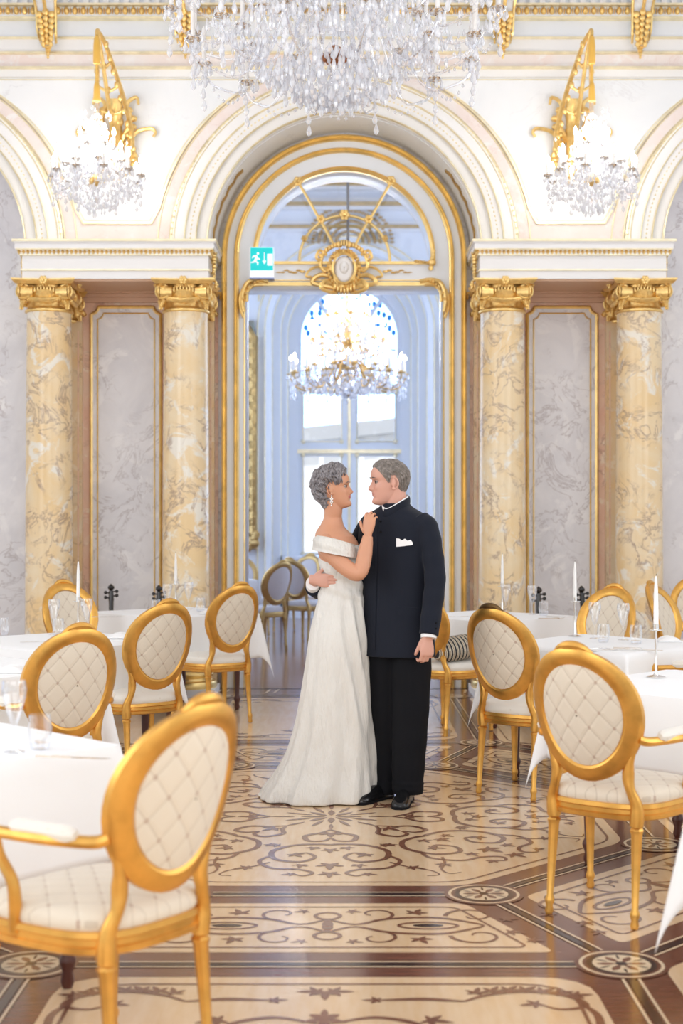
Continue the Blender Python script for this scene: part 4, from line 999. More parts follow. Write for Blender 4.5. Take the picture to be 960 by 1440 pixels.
# knives, forks, napkins, menus
kn_ = thing('table_knife', 'x', 'knife'); b = MB(); b.loft([[(-.11, -.005, .002), (-.11, .005, .002), (-.11, .005, .007), (-.11, -.005, .007)], [(.0, -.004, .002), (.0, .004, .002), (.0, .004, .006), (.0, -.004, .006)]]); b.build('handle', M['silver'], kn_)
b = MB(); b.loft([[(0, -.004, .003), (0, .004, .003), (0, .004, .005), (0, -.004, .005)], [(.03, -.009, .003), (.03, .008, .003), (.03, .008, .0045), (.03, -.009, .0045)], [(.10, -.007, .003), (.10, .008, .003), (.10, .008, .0045), (.10, -.007, .0045)], [(.12, .004, .003), (.12, .007, .003), (.12, .007, .004), (.12, .004, .004)]]); b.build('blade', M['silver'], kn_)
fo_ = thing('table_fork', 'x', 'fork'); b = MB(); b.tube([(-.10, 0, .004), (0, 0, .005), (.04, 0, .006), (.06, 0, .004)], [.005, .003, .004, .008], 6); b.build('handle', M['silver'], fo_)
for i in (-1.5, -.5, .5, 1.5):
    b = MB(); b.tube([(.055, i*.004, .004), (.08, i*.0045, .003), (.10, i*.0045, .007)], [.002, .0016, .001], 5); b.build('tine', M['silver'], fo_)
for px, py, a, w_ in ((100, 1067, -12, 'nearest left table'), (150, 868, 8, 'back left table by the cloth edge'), (55, 903, 30, 'left middle table'), (790, 868, -6, 'back right table'), (900, 915, -8, 'right middle table, beside the menus'), (640, 868, 20, 'back right table behind the man')):
    o = tw(kn_, px, py, 'silver table knife lying on the '+w_, 'table knives'); o.rotation_euler = (0, 0, R(a))
for px, py, a, w_ in ((125, 900, 40, 'left middle table'), (775, 870, 14, 'back right table'), (832, 914, 25, 'right middle table, left of the menus'), (300, 860, 30, 'back left table, right of the napkin')):
    o = tw(fo_, px, py, 'silver table fork lying on the '+w_, 'table forks'); o.rotation_euler = (0, 0, R(a))
b = MB(); rings = []
for i in range(7):
    t = i/6; rings.append([(-.07+.14*t, -.05+.1*j/6, .004+.022*sin(pi*t)**.7*(1-.3*cos(j*1.9))*(.35 if j in (0, 6) else 1)) for j in range(7)]+[(-.07+.14*t, -.05+.1*j/6, .001) for j in range(6, -1, -1)])
b.loft(rings); na_ = b.build('napkin', M['cotton']); tag(na_, 'x', 'napkin')
for px, py, w_ in ((294, 863, 'back left table beside the rightmost tumbler'), (168, 897, 'left middle table between two chairs'), (16, 945, 'left edge table behind the second armchair'), (940, 902, 'right middle table, at the right edge')):
    tw(na_, px, py, 'folded white napkin on the '+w_, 'folded napkins')
b = MB(); b.box(-.075, .075, -.05, .05, .001, .003); me_ = b.build('menu_card', M['porcelain'], smooth=False); tag(me_, 'x', 'card')
for px, py, a, w_ in ((846, 914, 20, 'left one on the right middle table'), (882, 912, -10, 'right one on the right middle table')):
    o = tw(me_, px, py, 'flat pale menu card, '+w_, 'menu cards'); o.rotation_euler = (0, 0, R(a))
# ================================================================== BLACK CELLOS behind the back tables
ce_ = thing('cello', 'x', 'cello')
b = MB()
def cbody(k, y):
    out = []
    for j in range(40):
        a = 2*pi*j/40; r_ = .15+.035*cos(2*a)+.0; z = .27*sin(a); x_ = (.165-.055*math.exp(-(z/.07)**2)-.03*(z > 0)*min(1, z/.2))*cos(a)/max(.35, abs(cos(a)))**.5
        out.append((x_*k, y, .30+z*k))
    return out
b.loft([cbody(.97, -.045), cbody(1, -.04), cbody(1, .04), cbody(.97, .045)]); b.build('body', M['black_lacquer'], ce_)
b = MB(); b.tube([(0, -.05, .45), (0, -.045, .66), (0, -.03, .80)], [.024, .018, .020], 8); b.build('neck', M['black_lacquer'], ce_)
b = MB(); b.tube([(0, -.03, .78), (0, -.02, .86)], [.023, .018], 8)
b.tube([(0, -.01+.028*(1-i/22)*cos(-pi/2+i*.42), .885+.028*(1-i/22)*sin(-pi/2+i*.42)) for i in range(19)], [.015-.0003*i for i in range(19)], 7); b.ell((0, -.01, .885), (.028, .022, .022), 9, 6); b.build('scroll', M['black_lacquer'], ce_)
for i, (s_, z) in enumerate(((-1, .80), (1, .815), (-1, .84), (1, .85))):
    b = MB(); b.tube([(0, -.02, z), (s_*.035, -.02, z+.004)], .007, 6); b.ell((s_*.045, -.02, z+.005), (.016, .008, .015), 7, 5); b.build('peg', M['black_lacquer'], ce_)
b = MB(); b.tube([(0, 0, .0), (0, 0, .06)], .006, 6); b.tube([(-.16, .10, .006), (0, 0, .10), (.16, .10, .006)], .007, 6); b.build('stand', M['cord'], ce_)
for px, D, a, w_ in ((156, 11.75, 12, 'leftmost, in front of the left grey marble panel'), (223, 11.55, 15, 'partly behind the glass on the back left table'), (757, 11.3, -8, 'behind the tumbler on the back right table'), (817, 11.4, 8, 'beside the white candle on the right')):
    o = place_first(ce_, seen, (X(px, D), D, 0), 'black stringed instrument scroll and pegs, '+w_, 'black cellos', R(a)); o.scale = (1, 1, 1.02)
# ================================================================== CHANDELIERS
def inst(me, name, parent, loc=(0, 0, 0), rz=0, sc=None):
    o = bpy.data.objects.new(name, me); COL.objects.link(o); o.parent = parent; o.location = loc; o.rotation_euler = (0, 0, rz)
    if sc: o.scale = sc
    return o
def drop_geo(c, s, l, rnd=None):
    n = 6; rings = []
    for r_, z in ((.15, 0), (.55, -.25), (1, -.62), (.6, -.88), (.08, -1)):
        rings.append([(c[0]+r_*s*cos(2*pi*j/n), c[1]+r_*s*sin(2*pi*j/n), c[2]+z*l) for j in range(n)])
    return rings
def drop_mesh(s, l):
    b = MB(); b.loft(drop_geo((0, 0, 0), s, l)); o = b.build('crystal_drop', M['crystal'], smooth=False); me = o.data; bpy.data.objects.remove(o); return me
def mesh_only(b, name, m, smooth=True): o = b.build(name, m, smooth=smooth); me = o.data; bpy.data.objects.remove(o); return me
DR1, DR2 = drop_mesh(.014, .055), drop_mesh(.02, .085)
def chandelier(lab, loc, tiers, frame_m, lit, stem_top, bottom, fill, seed, cord_m, cup_m, grp, candle_h=.12, ds=1.0, power=0, core=.06):
    rnd = random.Random(seed); t = thing('chandelier', lab, 'chandelier', loc, 0, grp)
    zs = [q[1] for q in tiers]; b = MB()
    b.lathe([(.012, bottom+.10), (core*.7, bottom+.12), (core*1.3, bottom+.17), (core*.5, bottom+.22), (core*.35, min(zs)+.02), (core, max(zs)), (core*.4, max(zs)+.1), (core*.8, max(zs)+.2), (core*.25, stem_top-.12), (core*.5, stem_top-.06), (.01, stem_top)], n=14); b.build('stem', frame_m, t)
    b = MB(); b.lathe([(core*.3, min(zs)-.07), (core*1.1, min(zs)-.05), (core*1.5, min(zs)-.01), (core*.6, min(zs)+.03)], n=14)
    for i in range(8): a = i*pi/4; b.ell((core*1.3*cos(a), core*1.3*sin(a), min(zs)-.03), (.016, .016, .03), 6, 4)
    b.build('hub', M['bronze'] if ds > 1.1 and frame_m is M['crystal_arm'] else M['gold_rough'], t)
    drops = []
    for Rr, z, na, zhub, off in tiers:
        b = MB(); pp = cr([(core*.6, 0, zhub), (Rr*.3, 0, zhub+.05*ds), (Rr*.62, 0, z-.12*ds), (Rr*.88, 0, z-.12*ds), (Rr, 0, z-.04*ds), (Rr, 0, z)], 6)
        b.tube(pp, .0075*ds, 7); am = mesh_only(b, 'arm', frame_m)
        b = MB(); b.lathe([(.008, -.01), (.035*ds, .004), (.042*ds, .016), (.015*ds, .01), (.014*ds, .035), (.011*ds, .035)], n=14); pm = mesh_only(b, 'drip_pan', cup_m)
        b = MB(); b.lathe([(.011*ds, .01), (.011*ds, .01+candle_h)], n=10); cm = mesh_only(b, 'candle_tube', M['candle'])
        b = MB(); b.lathe([(.009*ds, 0), (.015*ds, .015), (.013*ds, .035), (.004*ds, .055), (.001, .062)], n=10); bm_ = mesh_only(b, 'bulb', M['flame'] if lit else M['flame_big'])
        for i in range(na):
            a = 2*pi*(i+off)/na; ar = inst(am, 'arm', t, rz=a)
            inst(pm, 'drip_pan', ar, (Rr, 0, z)); inst(cm, 'candle_tube', ar, (Rr, 0, z)); inst(bm_, 'bulb', ar, (Rr, 0, z+.01+candle_h))
            cx, cy = Rr*cos(a), Rr*sin(a)
            for k in range(6): q = 2*pi*k/6+rnd.random(); drops.append((cx+.038*ds*cos(q), cy+.038*ds*sin(q), z+.004, .011*ds, .05*ds))
            for k in range(3): drops.append((cx+rnd.uniform(-.01, .01), cy+rnd.uniform(-.01, .01), z-.05*ds-.06*ds*k, .015*ds, .06*ds))
            # swag of beads to the neighbour arm
            a2 = 2*pi*(i+1+off)/na
            for k in range(1, 9):
                u = k/9; x_ = Rr*(cos(a)*(1-u)+cos(a2)*u); y_ = Rr*(sin(a)*(1-u)+sin(a2)*u); drops.append((x_, y_, z-.02-.11*ds*sin(pi*u), .009*ds, .022*ds))
            for k in range(1, 9):      # strand up to the stem
                u = k/9; drops.append((cx*(1-u), cy*(1-u), z+u*(max(zs)+.35*ds-z)-.08*ds*sin(pi*u), .008*ds, .022*ds))
    for r0, r1, z0, z1, cnt, s_, l_ in fill:
        for i in range(cnt):
            u = rnd.random(); a = rnd.uniform(0, 2*pi); r_ = r0+(r1-r0)*u+rnd.uniform(-.02, .02); z = z0+(z1-z0)*u+rnd.uniform(-.03, .03)
            drops.append((r_*cos(a), r_*sin(a), z, s_*rnd.uniform(.7, 1.2), l_*rnd.uniform(.7, 1.2)))
    drops.sort(key=lambda d: -d[3]*d[4]-(.0004 if d[1] < 0 else 0))
    base = DR1
    for d in drops[:100]:
        inst(base, 'crystal_drop', t, d[:3], sc=(d[3]/.014, d[3]/.014, d[4]/.055))
    b = MB()
    for d in drops[100:]: b.loft(drop_geo(d[:3], d[3], d[4]))
    s_ = b.build('crystal_strands', M['crystal'], t, smooth=False); s_['kind'] = 'stuff'
    if power:
        l = bpy.data.lights.new('chandelier_glow', 'POINT'); l.energy = power; l.color = (1, .985, .96); l.shadow_soft_size = .22
        lo = bpy.data.objects.new('chandelier_glow', l); COL.objects.link(lo); lo.parent = t; lo.location = (0, 0, max(zs)+.1)
    return t
# great crystal chandelier over the hall (its upper half is above the picture)
CY = 8.0; zb = lambda py: Z(py, CY)
t = chandelier('huge crystal chandelier with white candles filling the top of the picture', (X(471, CY), CY, .06),
    ((.92, zb(30), 14, 4.62, 0), (.80, zb(88), 12, 4.36, .4), (.52, zb(60), 10, 4.5, .2), (.86, 4.75, 14, 4.9, .5)), M['crystal_arm'], False, 5.3, 3.62,
    ((.05, .42, 3.77, 3.92, 240, .017, .075), (.10, .75, 3.98, 4.12, 220, .014, .07), (.35, .95, 4.1, 4.3, 170, .011, .06), (.1, .6, 4.2, 4.5, 190, .013, .06), (.05, .4, 4.0, 4.3, 130, .012, .05), (.2, .9, 4.35, 4.7, 120, .012, .06)), 5, M['cord'], M['silver'], 'chandeliers', .16, 1.15, core=.045)
b = MB(); b.tube([(0, 0, 5.3), (0, 0, 6.9)], .012, 8); b.tube([(0, 0, 6.88), (0, 0, 6.9)], .12, 16); b.build('chain', M['gold_dark'], t)
# gilt crystal chandelier of the far room
CF = 17.0
t = chandelier('lit gilt crystal chandelier hanging in the far room before the window', (X(489, CF), CF, 0),
    ((.68, Z(528, CF), 16, 3.25, 0), (.50, Z(518, CF), 12, 3.3, .3), (.44, Z(480, CF), 12, 3.55, .5), (.24, Z(445, CF), 8, 3.8, .2)), M['gold_dark'], True, 4.45, 2.84,
    ((.03, .68, 2.98, 3.12, 190, .020, .06), (.05, .60, 3.05, 3.2, 160, .020, .05), (.05, .4, 3.3, 3.7, 120, .02, .05), (.03, .2, 3.7, 4.2, 70, .02, .05)), 8, M['cord'], M['gold_rough'], 'chandeliers', .17, 1.25, 60, core=.06)
b = MB(); b.tube([(0, 0, 4.45), (0, 0, 6.9)], .016, 8); b.build('chain', M['cord'], t)
# wall brackets with small chandeliers
for s_, wd in ((-1, 'left'), (1, 'right')):
    xb_ = XC+s_*1.92
    t = thing('wall_bracket', 'carved gilt rocaille bracket with yellow tassels on the wall %s of the arch' % wd, 'bracket', (xb_, YA-.012, 4.4), 0, 'gilt wall brackets'); h = 4.4
    b = MB()
    for q in (-1, 1):
        b.tube(cr([(q*.13, -.03, .10), (q*.145, -.16, .30), (q*.11, -.36, .52), (q*.065, -.60, .70), (q*.028, -.82, .83), (0, -.93, .875), (0, -.99, .86), (0, -1.0, .82)], 6), [.022-.0002*i for i in range(43)], 8)
        for i in range(9): b.ell((q*(.15-.014*i), -.08-.09*i, .18+.08*i), (.022, .022, .03), 7, 5)
    b.tube(cr([(0, -.05, .10), (0, -.24, .26), (0, -.5, .5), (0, -.78, .75), (0, -.93, .87)], 6), [.022-.0004*i for i in range(25)], 8)
    for i in range(3): b.tube(cr([(-.11+.03*i, -.26-.2*i, .46+.13*i), (0, -.26-.2*i, .42+.13*i), (.11-.03*i, -.26-.2*i, .46+.13*i)], 4), .012, 6); b.ell((0, -.26-.2*i, .43+.13*i), (.025, .025, .03), 8, 5)
    b.build('bracket_arm', M['gold_rough'], t)
    b = MB()
    for q in (-1, 1):
        b.tube(cr([(q*.02, -.03, .02), (q*.10, -.05, .0), (q*.16, -.05, .12), (q*.10, -.06, .22), (q*.17, -.05, .33), (q*.29, -.05, .36), (q*.33, -.05, .33), (q*.31, -.05, .29)], 6), [.028-.0004*i for i in range(43)], 7)
        b.tube(cr([(q*.04, -.04, .25), (q*.12, -.06, .42), (q*.09, -.06, .56), (q*.17, -.06, .62), (q*.19, -.06, .56)], 6), [.026-.0006*i for i in range(25)], 7)
        for i in range(8): b.ell((q*(.12+.03*sin(i*1.4)), -.06, .02+.07*i), (.035, .03, .028), 7, 5)
    for i in range(10): b.ell((.02*sin(i*2), -.05-.01*(i % 3), -.08+.07*i), (.05-.003*abs(i-5), .04, .045), 8, 5)
    b.tube(cr([(0, -.1, .6), (0, -.05, .42), (0, -.07, .2), (0, -.04, -.06), (0, -.03, -.12)], 6), [.05, .055, .06, .06, .06, .055, .05, .05, .05, .05, .05, .05, .05, .05, .045, .04, .04, .035, .03, .03, .025, .02, .02, .02, .015], 9)
    b.build('wall_plate', M['gold_rough'], t)
    b = MB(); b.lathe([(.010, .82), (.022, .80), (.028, .74), (.030, .62), (.026, .60), (.008, .595), (.007, .46), (.02, .445), (.024, .42), (.030, .31), (.0, .305)], (0, -1.0, 0), 14); b.build('tassel', M['tassel'], t)
    chandelier('small bright crystal chandelier hanging from the gilt bracket %s of the arch' % wd, (xb_, YA-1.01, 0),
        ((.34, 4.12, 10, 4.1, 0), (.24, 4.20, 8, 4.2, .3), (.13, 4.34, 6, 4.3, .1)), M['crystal_arm'], True, 4.70, 3.80,
        ((.03, .30, 3.87, 4.02, 110, .012, .045), (.1, .36, 4.0, 4.08, 100, .010, .045), (.03, .15, 4.45, 4.66, 40, .011, .045), (.05, .3, 4.1, 4.4, 60, .01, .04)), 21+s_, M['cord'], M['silver'], 'small wall chandeliers', .10, 1.0, 13, core=.035)
# ================================================================== PEOPLE
def W3(px, py, d): return Vector((X(px, d), d, Z(py, d)))
def remesh(o, vox, sm=3):
    m1 = o.modifiers.new('r', 'REMESH'); m1.mode = 'VOXEL'; m1.voxel_size = vox; m1.use_smooth_shade = True
    m2 = o.modifiers.new('s', 'SMOOTH'); m2.factor = .5; m2.iterations = sm
    dg = bpy.context.evaluated_depsgraph_get(); me = bpy.data.meshes.new_from_object(o.evaluated_get(dg)); o.modifiers.clear()
    old = o.data; mats = list(old.materials); o.data = me; bpy.data.meshes.remove(old)
    me.materials.clear()
    for q in mats: me.materials.append(q)
    me.polygons.foreach_set('use_smooth', [True]*len(me.polygons)); return o
from mathutils.bvhtree import BVHTree
def caster(o):
    bm = bmesh.new(); bm.from_mesh(o.data); t = BVHTree.FromBMesh(bm); bm.free(); C0 = Vector((0, 0, EYE))
    def f(px, py, off=.003):
        d = (W3(px, py, 1.0)-C0).normalized(); h = t.ray_cast(C0, d)
        return (h[0]-d*off) if h[0] else None
    return f
def head_surf(sc, female=False):
    fz = [(-.118, .035), (-.110, .076), (-.100, .089), (-.090, .090), (-.078, .084), (-.066, .0835), (-.058, .083), (-.050, .083), (-.040, .082), (-.02, .083), (.0, .080), (.012, .078), (.028, .087), (.05, .088), (.075, .079), (.095, .058), (.108, .035), (.116, .004)]
    bz = [(-.118, -.0), (-.110, -.01), (-.09, -.03), (-.07, -.055), (-.045, -.075), (-.02, -.09), (.01, -.101), (.045, -.103), (.075, -.088), (.095, -.066), (.108, -.04), (.116, -.004)]
    wz = [(-.118, .014), (-.110, .026), (-.095, .040), (-.07, .053), (-.045, .060), (-.02, .066), (.01, .071), (.045, .075), (.075, .068), (.095, .050), (.108, .030), (.116, .003)]
    def surf(a, z):
        f, b, w_ = smo(z, fz), smo(z, bz), smo(z, wz); c, s_ = cos(a), sin(a)
        x = f*abs(c)**.92 if c > 0 else b*abs(c)
        y = w_*(abs(s_)**.86)*(1 if s_ > 0 else -1)
        if c > 0:
            ns = math.exp(-(y/(.0125+.05*max(0, -.01-z)*0))**2)
            tri = lin(z, [(-.046, 0), (-.038, .55), (-.030, 1.0), (-.024, .96), (-.01, .66), (.008, .34), (.022, .08), (.03, 0)])
            x += (.027 if not female else .025)*ns*tri
            x += .007*math.exp(-((abs(y)-.013)/.006)**2-((z+.031)/.007)**2)
            x -= .010*math.exp(-((abs(y)-.031)/.014)**2-((z-.008)/.010)**2)
            x += .005*math.exp(-((abs(y)-.030)/.018)**2-((z-.027)/.006)**2)
            x += math.exp(-(y/.021)**2)*(.0075*math.exp(-((z+.0495)/.0042)**2)+.006*math.exp(-((z+.0600)/.0045)**2)-.003*math.exp(-((z+.072)/.006)**2))
            x += .004*math.exp(-((abs(y)-.040)/.014)**2-((z+.022)/.016)**2)
        return Vector((x, y, z))*sc
    return surf
def head_loft(mb, surf, Mx, nr=72, na=80):
    rings = []
    for i in range(nr+1):
        z = -.118+.234*i/nr; rings.append([Mx @ surf(2*pi*j/na, z) for j in range(na)])
    mb.loft(rings)
def ear(mb, sc, Mx, side):
    pts = []
    for i in range(15):
        a = -1.9+i*4.6/14; pts.append(Mx @ (Vector((-.014-.015*cos(a)*-1-.004, side*(.073+.007*(1-abs(i-7)/9)), -.004+.029*sin(a)+.0))*sc))
    pts = [Mx @ (Vector((-.020+.016*cos(a), side*(.070+.008*(.4+.6*max(0, -cos(a)))), -.006+.028*sin(a)))*sc) for a in [-.9-pi/2+.0+i*5.2/14 for i in range(15)]]
    pts = [Mx @ (Vector((-.016-.016*cos(a), side*(.072+.010*max(0, cos(a))), -.004+.028*sin(a)))*sc) for a in [-pi*.62+i*(pi*1.28)/14 for i in range(15)]]
    mb.tube(pts, [.0035*sc]+[.0042*sc]*13+[.0045*sc], 7)
    mb.ell(Mx @ (Vector((-.012, side*.071, -.002))*sc), (.013*sc, .006*sc, .022*sc), 10, 7)
    mb.ell(Mx @ (Vector((-.008, side*.073, -.030))*sc), (.007*sc, .006*sc, .008*sc), 8, 6)
def hair_shell(surf, Mx, line, thick, amp, freq, seed, m, parent, tufts, tl, curl, name='hair'):
    b = MB(); rings = []; nr, na = 90, 120; off = Vector((seed*3.1, 0, 0))
    def th(a, z):
        aa = abs((a+pi) % (2*pi)-pi); k = (z-lin(math.degrees(aa), line))/.016; k = max(0, min(1, k)); return k
    def P_(a, z, extra=0):
        p = surf(a, z); n = (p-Vector((-.01, 0, .01))).normalized(); k = th(a, z)
        nz = noise.noise(p*freq+off)*amp+noise.noise(p*freq*2.3+off)*amp*.6
        return p+n*((thick+nz)*k**.7-.006*(1-k)+extra)
    for i in range(nr+1):
        z = -.118+.234*i/nr; rings.append([Mx @ P_(2*pi*j/na, z) for j in range(na)])
    b.loft(rings); rnd = random.Random(seed); c = 0
    while c < tufts:
        a = rnd.uniform(0, 2*pi); z = -.11+.226*rnd.random()**.8
        if th(a, z) < .95: continue
        c += 1; pts = []; da = rnd.uniform(-.25, .25); d2 = rnd.uniform(-1, 1)
        for q in range(6):
            t = q/5
            if curl: a_ = a+da*t*1.5+.13*sin(t*4+d2*3); z_ = z+.016*cos(t*5+d2*3)*1-.006*t; ex = .002+.009*sin(pi*t)+.003*rnd.random()
            else: a_ = a+(.35*t if sin(a) > 0 else -.35*t)*(1 if z > .03 else .3); z_ = z-tl*t*(1-.5*(z > .08)); ex = .0015+.003*sin(pi*t)
            z_ = max(-.116, min(.1155, z_))
            pts.append(Mx @ P_(a_, z_, ex))
        b.tube(pts, [.0022, .0036, .004, .0036, .0026, .0008] if curl else [.001, .0018, .002, .0018, .0013, .0005], 5)
    return b.build(name, m, parent, angle=70)
def hand(mb, wrist, d, n, thumb, s=1.0, curl=(.35, .5, .35), spread=.06, wr=.024, tcurl=.3, tsp=.75, lens=(.074, .082, .077, .060)):
    """palm and five fingers; d towards the finger tips, n the way the palm faces, thumb = direction of the thumb's side"""
    d = d.normalized(); n = (n-d*n.dot(d)).normalized(); u = d.cross(n).normalized()
    if u.dot(thumb) < 0: u = -u
    rings = []
    for t, hw, ht in ((-.02, wr/1.0, wr*.75), (.0, wr, wr*.72), (.02, .030*s, .016*s), (.045, .038*s, .0155*s), (.07, .041*s, .014*s), (.088, .040*s, .012*s), (.096, .034*s, .008*s)):
        rings.append([wrist+d*(t*s)+u*(hw*abs(cos(a))**.8*(1 if cos(a) > 0 else -1))+n*(ht*sin(a)) for a in [2*pi*j/16 for j in range(16)]])
    mb.loft(rings)
    for i, L in enumerate(lens):
        off = .029-.0195*i; p = wrist+d*((.070-.004*abs(i-1)-(.008 if i == 3 else 0))*s)+u*(off*s); fd = (d+u*(spread*(1.3-i))).normalized(); pts = [p, wrist+d*((.090-.003*abs(i-1.3)-(.006 if i == 3 else 0))*s)+u*(off*s)]; q = pts[-1]; ax = fd.cross(n).normalized(); cd_ = fd
        for k, (fr, cu) in enumerate(zip((.45, .30, .25), curl)):
            cd_ = (Matrix.Rotation(cu*(1+.06*i), 3, ax) @ cd_); mid = q+cd_*(L*fr*s*.5); q = q+cd_*(L*fr*s); pts += [mid, q]
        r0 = (.0088 if i < 3 else .0076)*s; mb.tube(pts, [r0, r0*1.08, r0, r0*1.02, r0*.92, r0*.94, r0*.84, r0*.5][:len(pts)], 9)
        mb.ell(pts[-1], (r0*.62,)*3, 8, 6)
    p = wrist+d*(.012*s)+u*(.022*s)+n*(.004*s); td = (d*.75+u*tsp+n*.25).normalized(); pts = [p]; q = p
    for L, w_ in ((.036, 0), (.032, tcurl), (.026, tcurl)):
        td = (td*(1-w_*.6)+(d*.7+n*.5)*w_).normalized(); q = q+td*(L*s); pts.append(q)
    mb.tube(cr(pts, 3), [.014*s, .0135*s, .013*s, .012*s, .011*s, .0105*s, .0105*s, .0095*s, .0085*s, .0055*s][:10], 9)
def ringimg(py, L, Rr, hd, D, n=40, p=1.0, fold=None, ph=0):
    cx = X((L+Rr)/2, D); hw = (Rr-L)/2*D/F; z = Z(py, D); out = []
    for j in range(n):
        a = 2*pi*j/n; k = 1+(fold(a, z) if fold else 0)
        out.append(Vector((cx+hw*k*abs(cos(a))**p*(1 if cos(a) > 0 else -1), D+hd*k*abs(sin(a))**p*(1 if sin(a) > 0 else -1), z)))
    return out
def paint(o, fn):
    for p_ in o.data.polygons:
        k = fn(p_.center)
        if k: p_.material_index = k
def eyes(parent, Mx, sc, iris_m=None):
    for s_ in (-1, 1):
        b = MB(); c = Vector((.0655, s_*.031, .0075))*sc
        b.ell(Mx @ (c-Vector((.002, 0, 0))*sc), (.0105*sc,)*3, 14, 10, 0); p = Mx @ (c+Vector((.0045, 0, -.001))*sc); b.ell(p, (.0070*sc, .0072*sc, .0070*sc), 10, 8, 1); b.build('eye', [M['eye_white'], M['iris']], parent)
    b = MB()
    for s_ in (-1, 1):
        for zz, rr in ((.0128, .0022), (.0015, .0009)):
            pts = [Mx @ (Vector((.0755-.010*abs(t)**2*1.2+(.002 if zz > .01 else 0), s_*(.031+.014*t), zz-.005*t*t*(1 if zz > .01 else -1)))*sc) for t in [-1+.25*i for i in range(9)]]
            b.tube(pts, [rr*.5*sc]+[rr*sc]*7+[rr*.5*sc], 6)
    return b
# ------------------------------------------------------------------ the woman
woman = thing('person', 'woman with short silver curls in ivory off-shoulder gown, one hand on the man\'s chest', 'person', (X(470, 7.45), 7.45, 0))
WL = woman.location.copy()
def tolocal(o, L):
    o.data.transform(Matrix.Translation(-L)); return o
hs = .905; MW = Matrix.Translation(W3(470.5, 687.5, 7.42)) @ Matrix.Rotation(R(-9), 4, 'Z') @ Matrix.Rotation(R(-5), 4, 'Y')
sfw = head_surf(hs, True); b = MB(); head_loft(b, sfw, MW)
for s_ in (-1, 1): ear(b, hs, MW, s_)
nk = [MW @ Vector((-.025, 0, -.03)), W3(468.5, 716, 7.425), W3(467, 732, 7.435), W3(467, 748, 7.44), W3(468, 760, 7.44)]
b.tube(cr(nk, 4), [.048, .050, .050, .049, .048, .047, .046, .046, .047, .048, .050, .054, .058, .064, .07, .07, .07][:17], 22)
b.loft([ringimg(*r_, 7.44, 40, .9) for r_ in ((724, 457, 480, .045), (732, 453.5, 481.5, .06), (738, 450.5, 483, .072), (743, 447, 486, .09), (748, 444, 491, .115), (754, 442.5, 498, .14), (762, 443, 503, .150), (772, 446, 504.5, .145), (785, 449, 505, .12), (800, 453, 504, .10), (830, 453, 506, .092), (860, 454, 505, .09), (890, 452, 505, .095), (905, 453, 503, .09))])
for lx, ly in ((464, 7.42), (488, 7.50)): b.tube([W3(lx, 895, ly), W3(lx-2, 960, ly), W3(lx-3, 1010, ly), W3(lx-5, 1060, ly), W3(lx-5, 1100, ly)], [.065, .06, .05, .045, .035], 16)
for lx, ly in ((452, 7.38), (487, 7.52)): b.ell(W3(lx+6, 1112, ly), (.11, .04, .035), 14, 8)
# near arm: shoulder, elbow, forearm up to the man's chest
arm = [W3(455, 760, 7.33), W3(460, 770, 7.285), W3(470, 783, 7.26), W3(485, 797, 7.235), W3(499, 806, 7.215), W3(506, 805, 7.21), W3(510, 794, 7.22), W3(513, 778, 7.235), W3(515.5, 764, 7.245), W3(517, 754, 7.25)]
b.tube(cr(arm, 4), [lin(i, [(0, .046), (8, .045), (16, .041), (20, .037), (24, .039), (28, .038), (36, .026), (40, .023)]) for i in range(37)], 18)
hand(b, W3(517.2, 752, 7.252), Vector((.10, .03, 1)), Vector((.45, .9, 0)), Vector((-1, 0, 0)), .86, (.30, .75, .6), .07, .021)
arm2 = [W3(498, 760, 7.57), W3(503, 775, 7.60), W3(508, 795, 7.62), W3(522, 800, 7.64), W3(545, 795, 7.66)]
b.tube(cr(arm2, 4), [.042-.0009*i for i in range(17)], 14)
hand(b, W3(545, 795, 7.66), Vector((1, 0, .1)), Vector((0, -1, 0)), Vector((0, 0, 1)), .8, (.2, .2, .2))
bw = b.build('body', [M['skin_w'], M['lips']], woman); remesh(bw, .0034, 2)
MWi = MW.inverted()
def pf(c):
    q = MWi @ c
    q = q/hs
    return 1 if (q.x > .070 and abs(q.y) < .027*(1-.5*abs(q.z+.054)/.012) and -.0635 < q.z < -.0455) else 0
paint(bw, pf); tolocal(bw, WL)
lines = eyes(woman, MW, hs); eb = lines.build('eyelash', M['brow'], woman); tolocal(eb, WL)
for o in woman.children:
    if o.name.startswith('eye') and not o.name.startswith('eyelash'): tolocal(o, WL)
for s_ in (-1, 1):
    b = MB(); pts = [MW @ (Vector((.0865-.013*abs(t)**2, s_*(.032+.017*t), .0285+.004*(1-t*t)-.003*(t > 0)*t))*hs) for t in [-1+.25*i for i in range(9)]]
    b.tube(pts, [.0008, .0018, .0022, .0023, .0023, .002, .0018, .0014, .0006], 6); tolocal(b.build('eyebrow', M['brow'], woman), WL)
hw_ = hair_shell(sfw, MW, [(0, .088), (28, .084), (45, .074), (58, .056), (70, .020), (80, .014), (86, .036), (110, .034), (117, -.01), (124, -.07), (150, -.098), (180, -.105)], .017, .013, 60, 3, M['hair_w'], woman, 760, .02, True)
tolocal(hw_, WL)
# earring
b = MB(); e0 = MW @ (Vector((-.008, -.082, -.036))*hs)
for i, (dx, dz, r_) in enumerate(((0, -.004, .004), (0, -.014, .0055), (-.006, -.022, .004), (.006, -.022, .004), (0, -.028, .006), (-.005, -.038, .0045), (.005, -.037, .004), (0, -.046, .005), (-.001, -.055, .004))): b.ell(e0+Vector((dx, -.003, dz)), (r_, r_*.7, r_*1.2), 6, 4)
tolocal(b.build('earring', M['silver'], woman, smooth=False), WL)
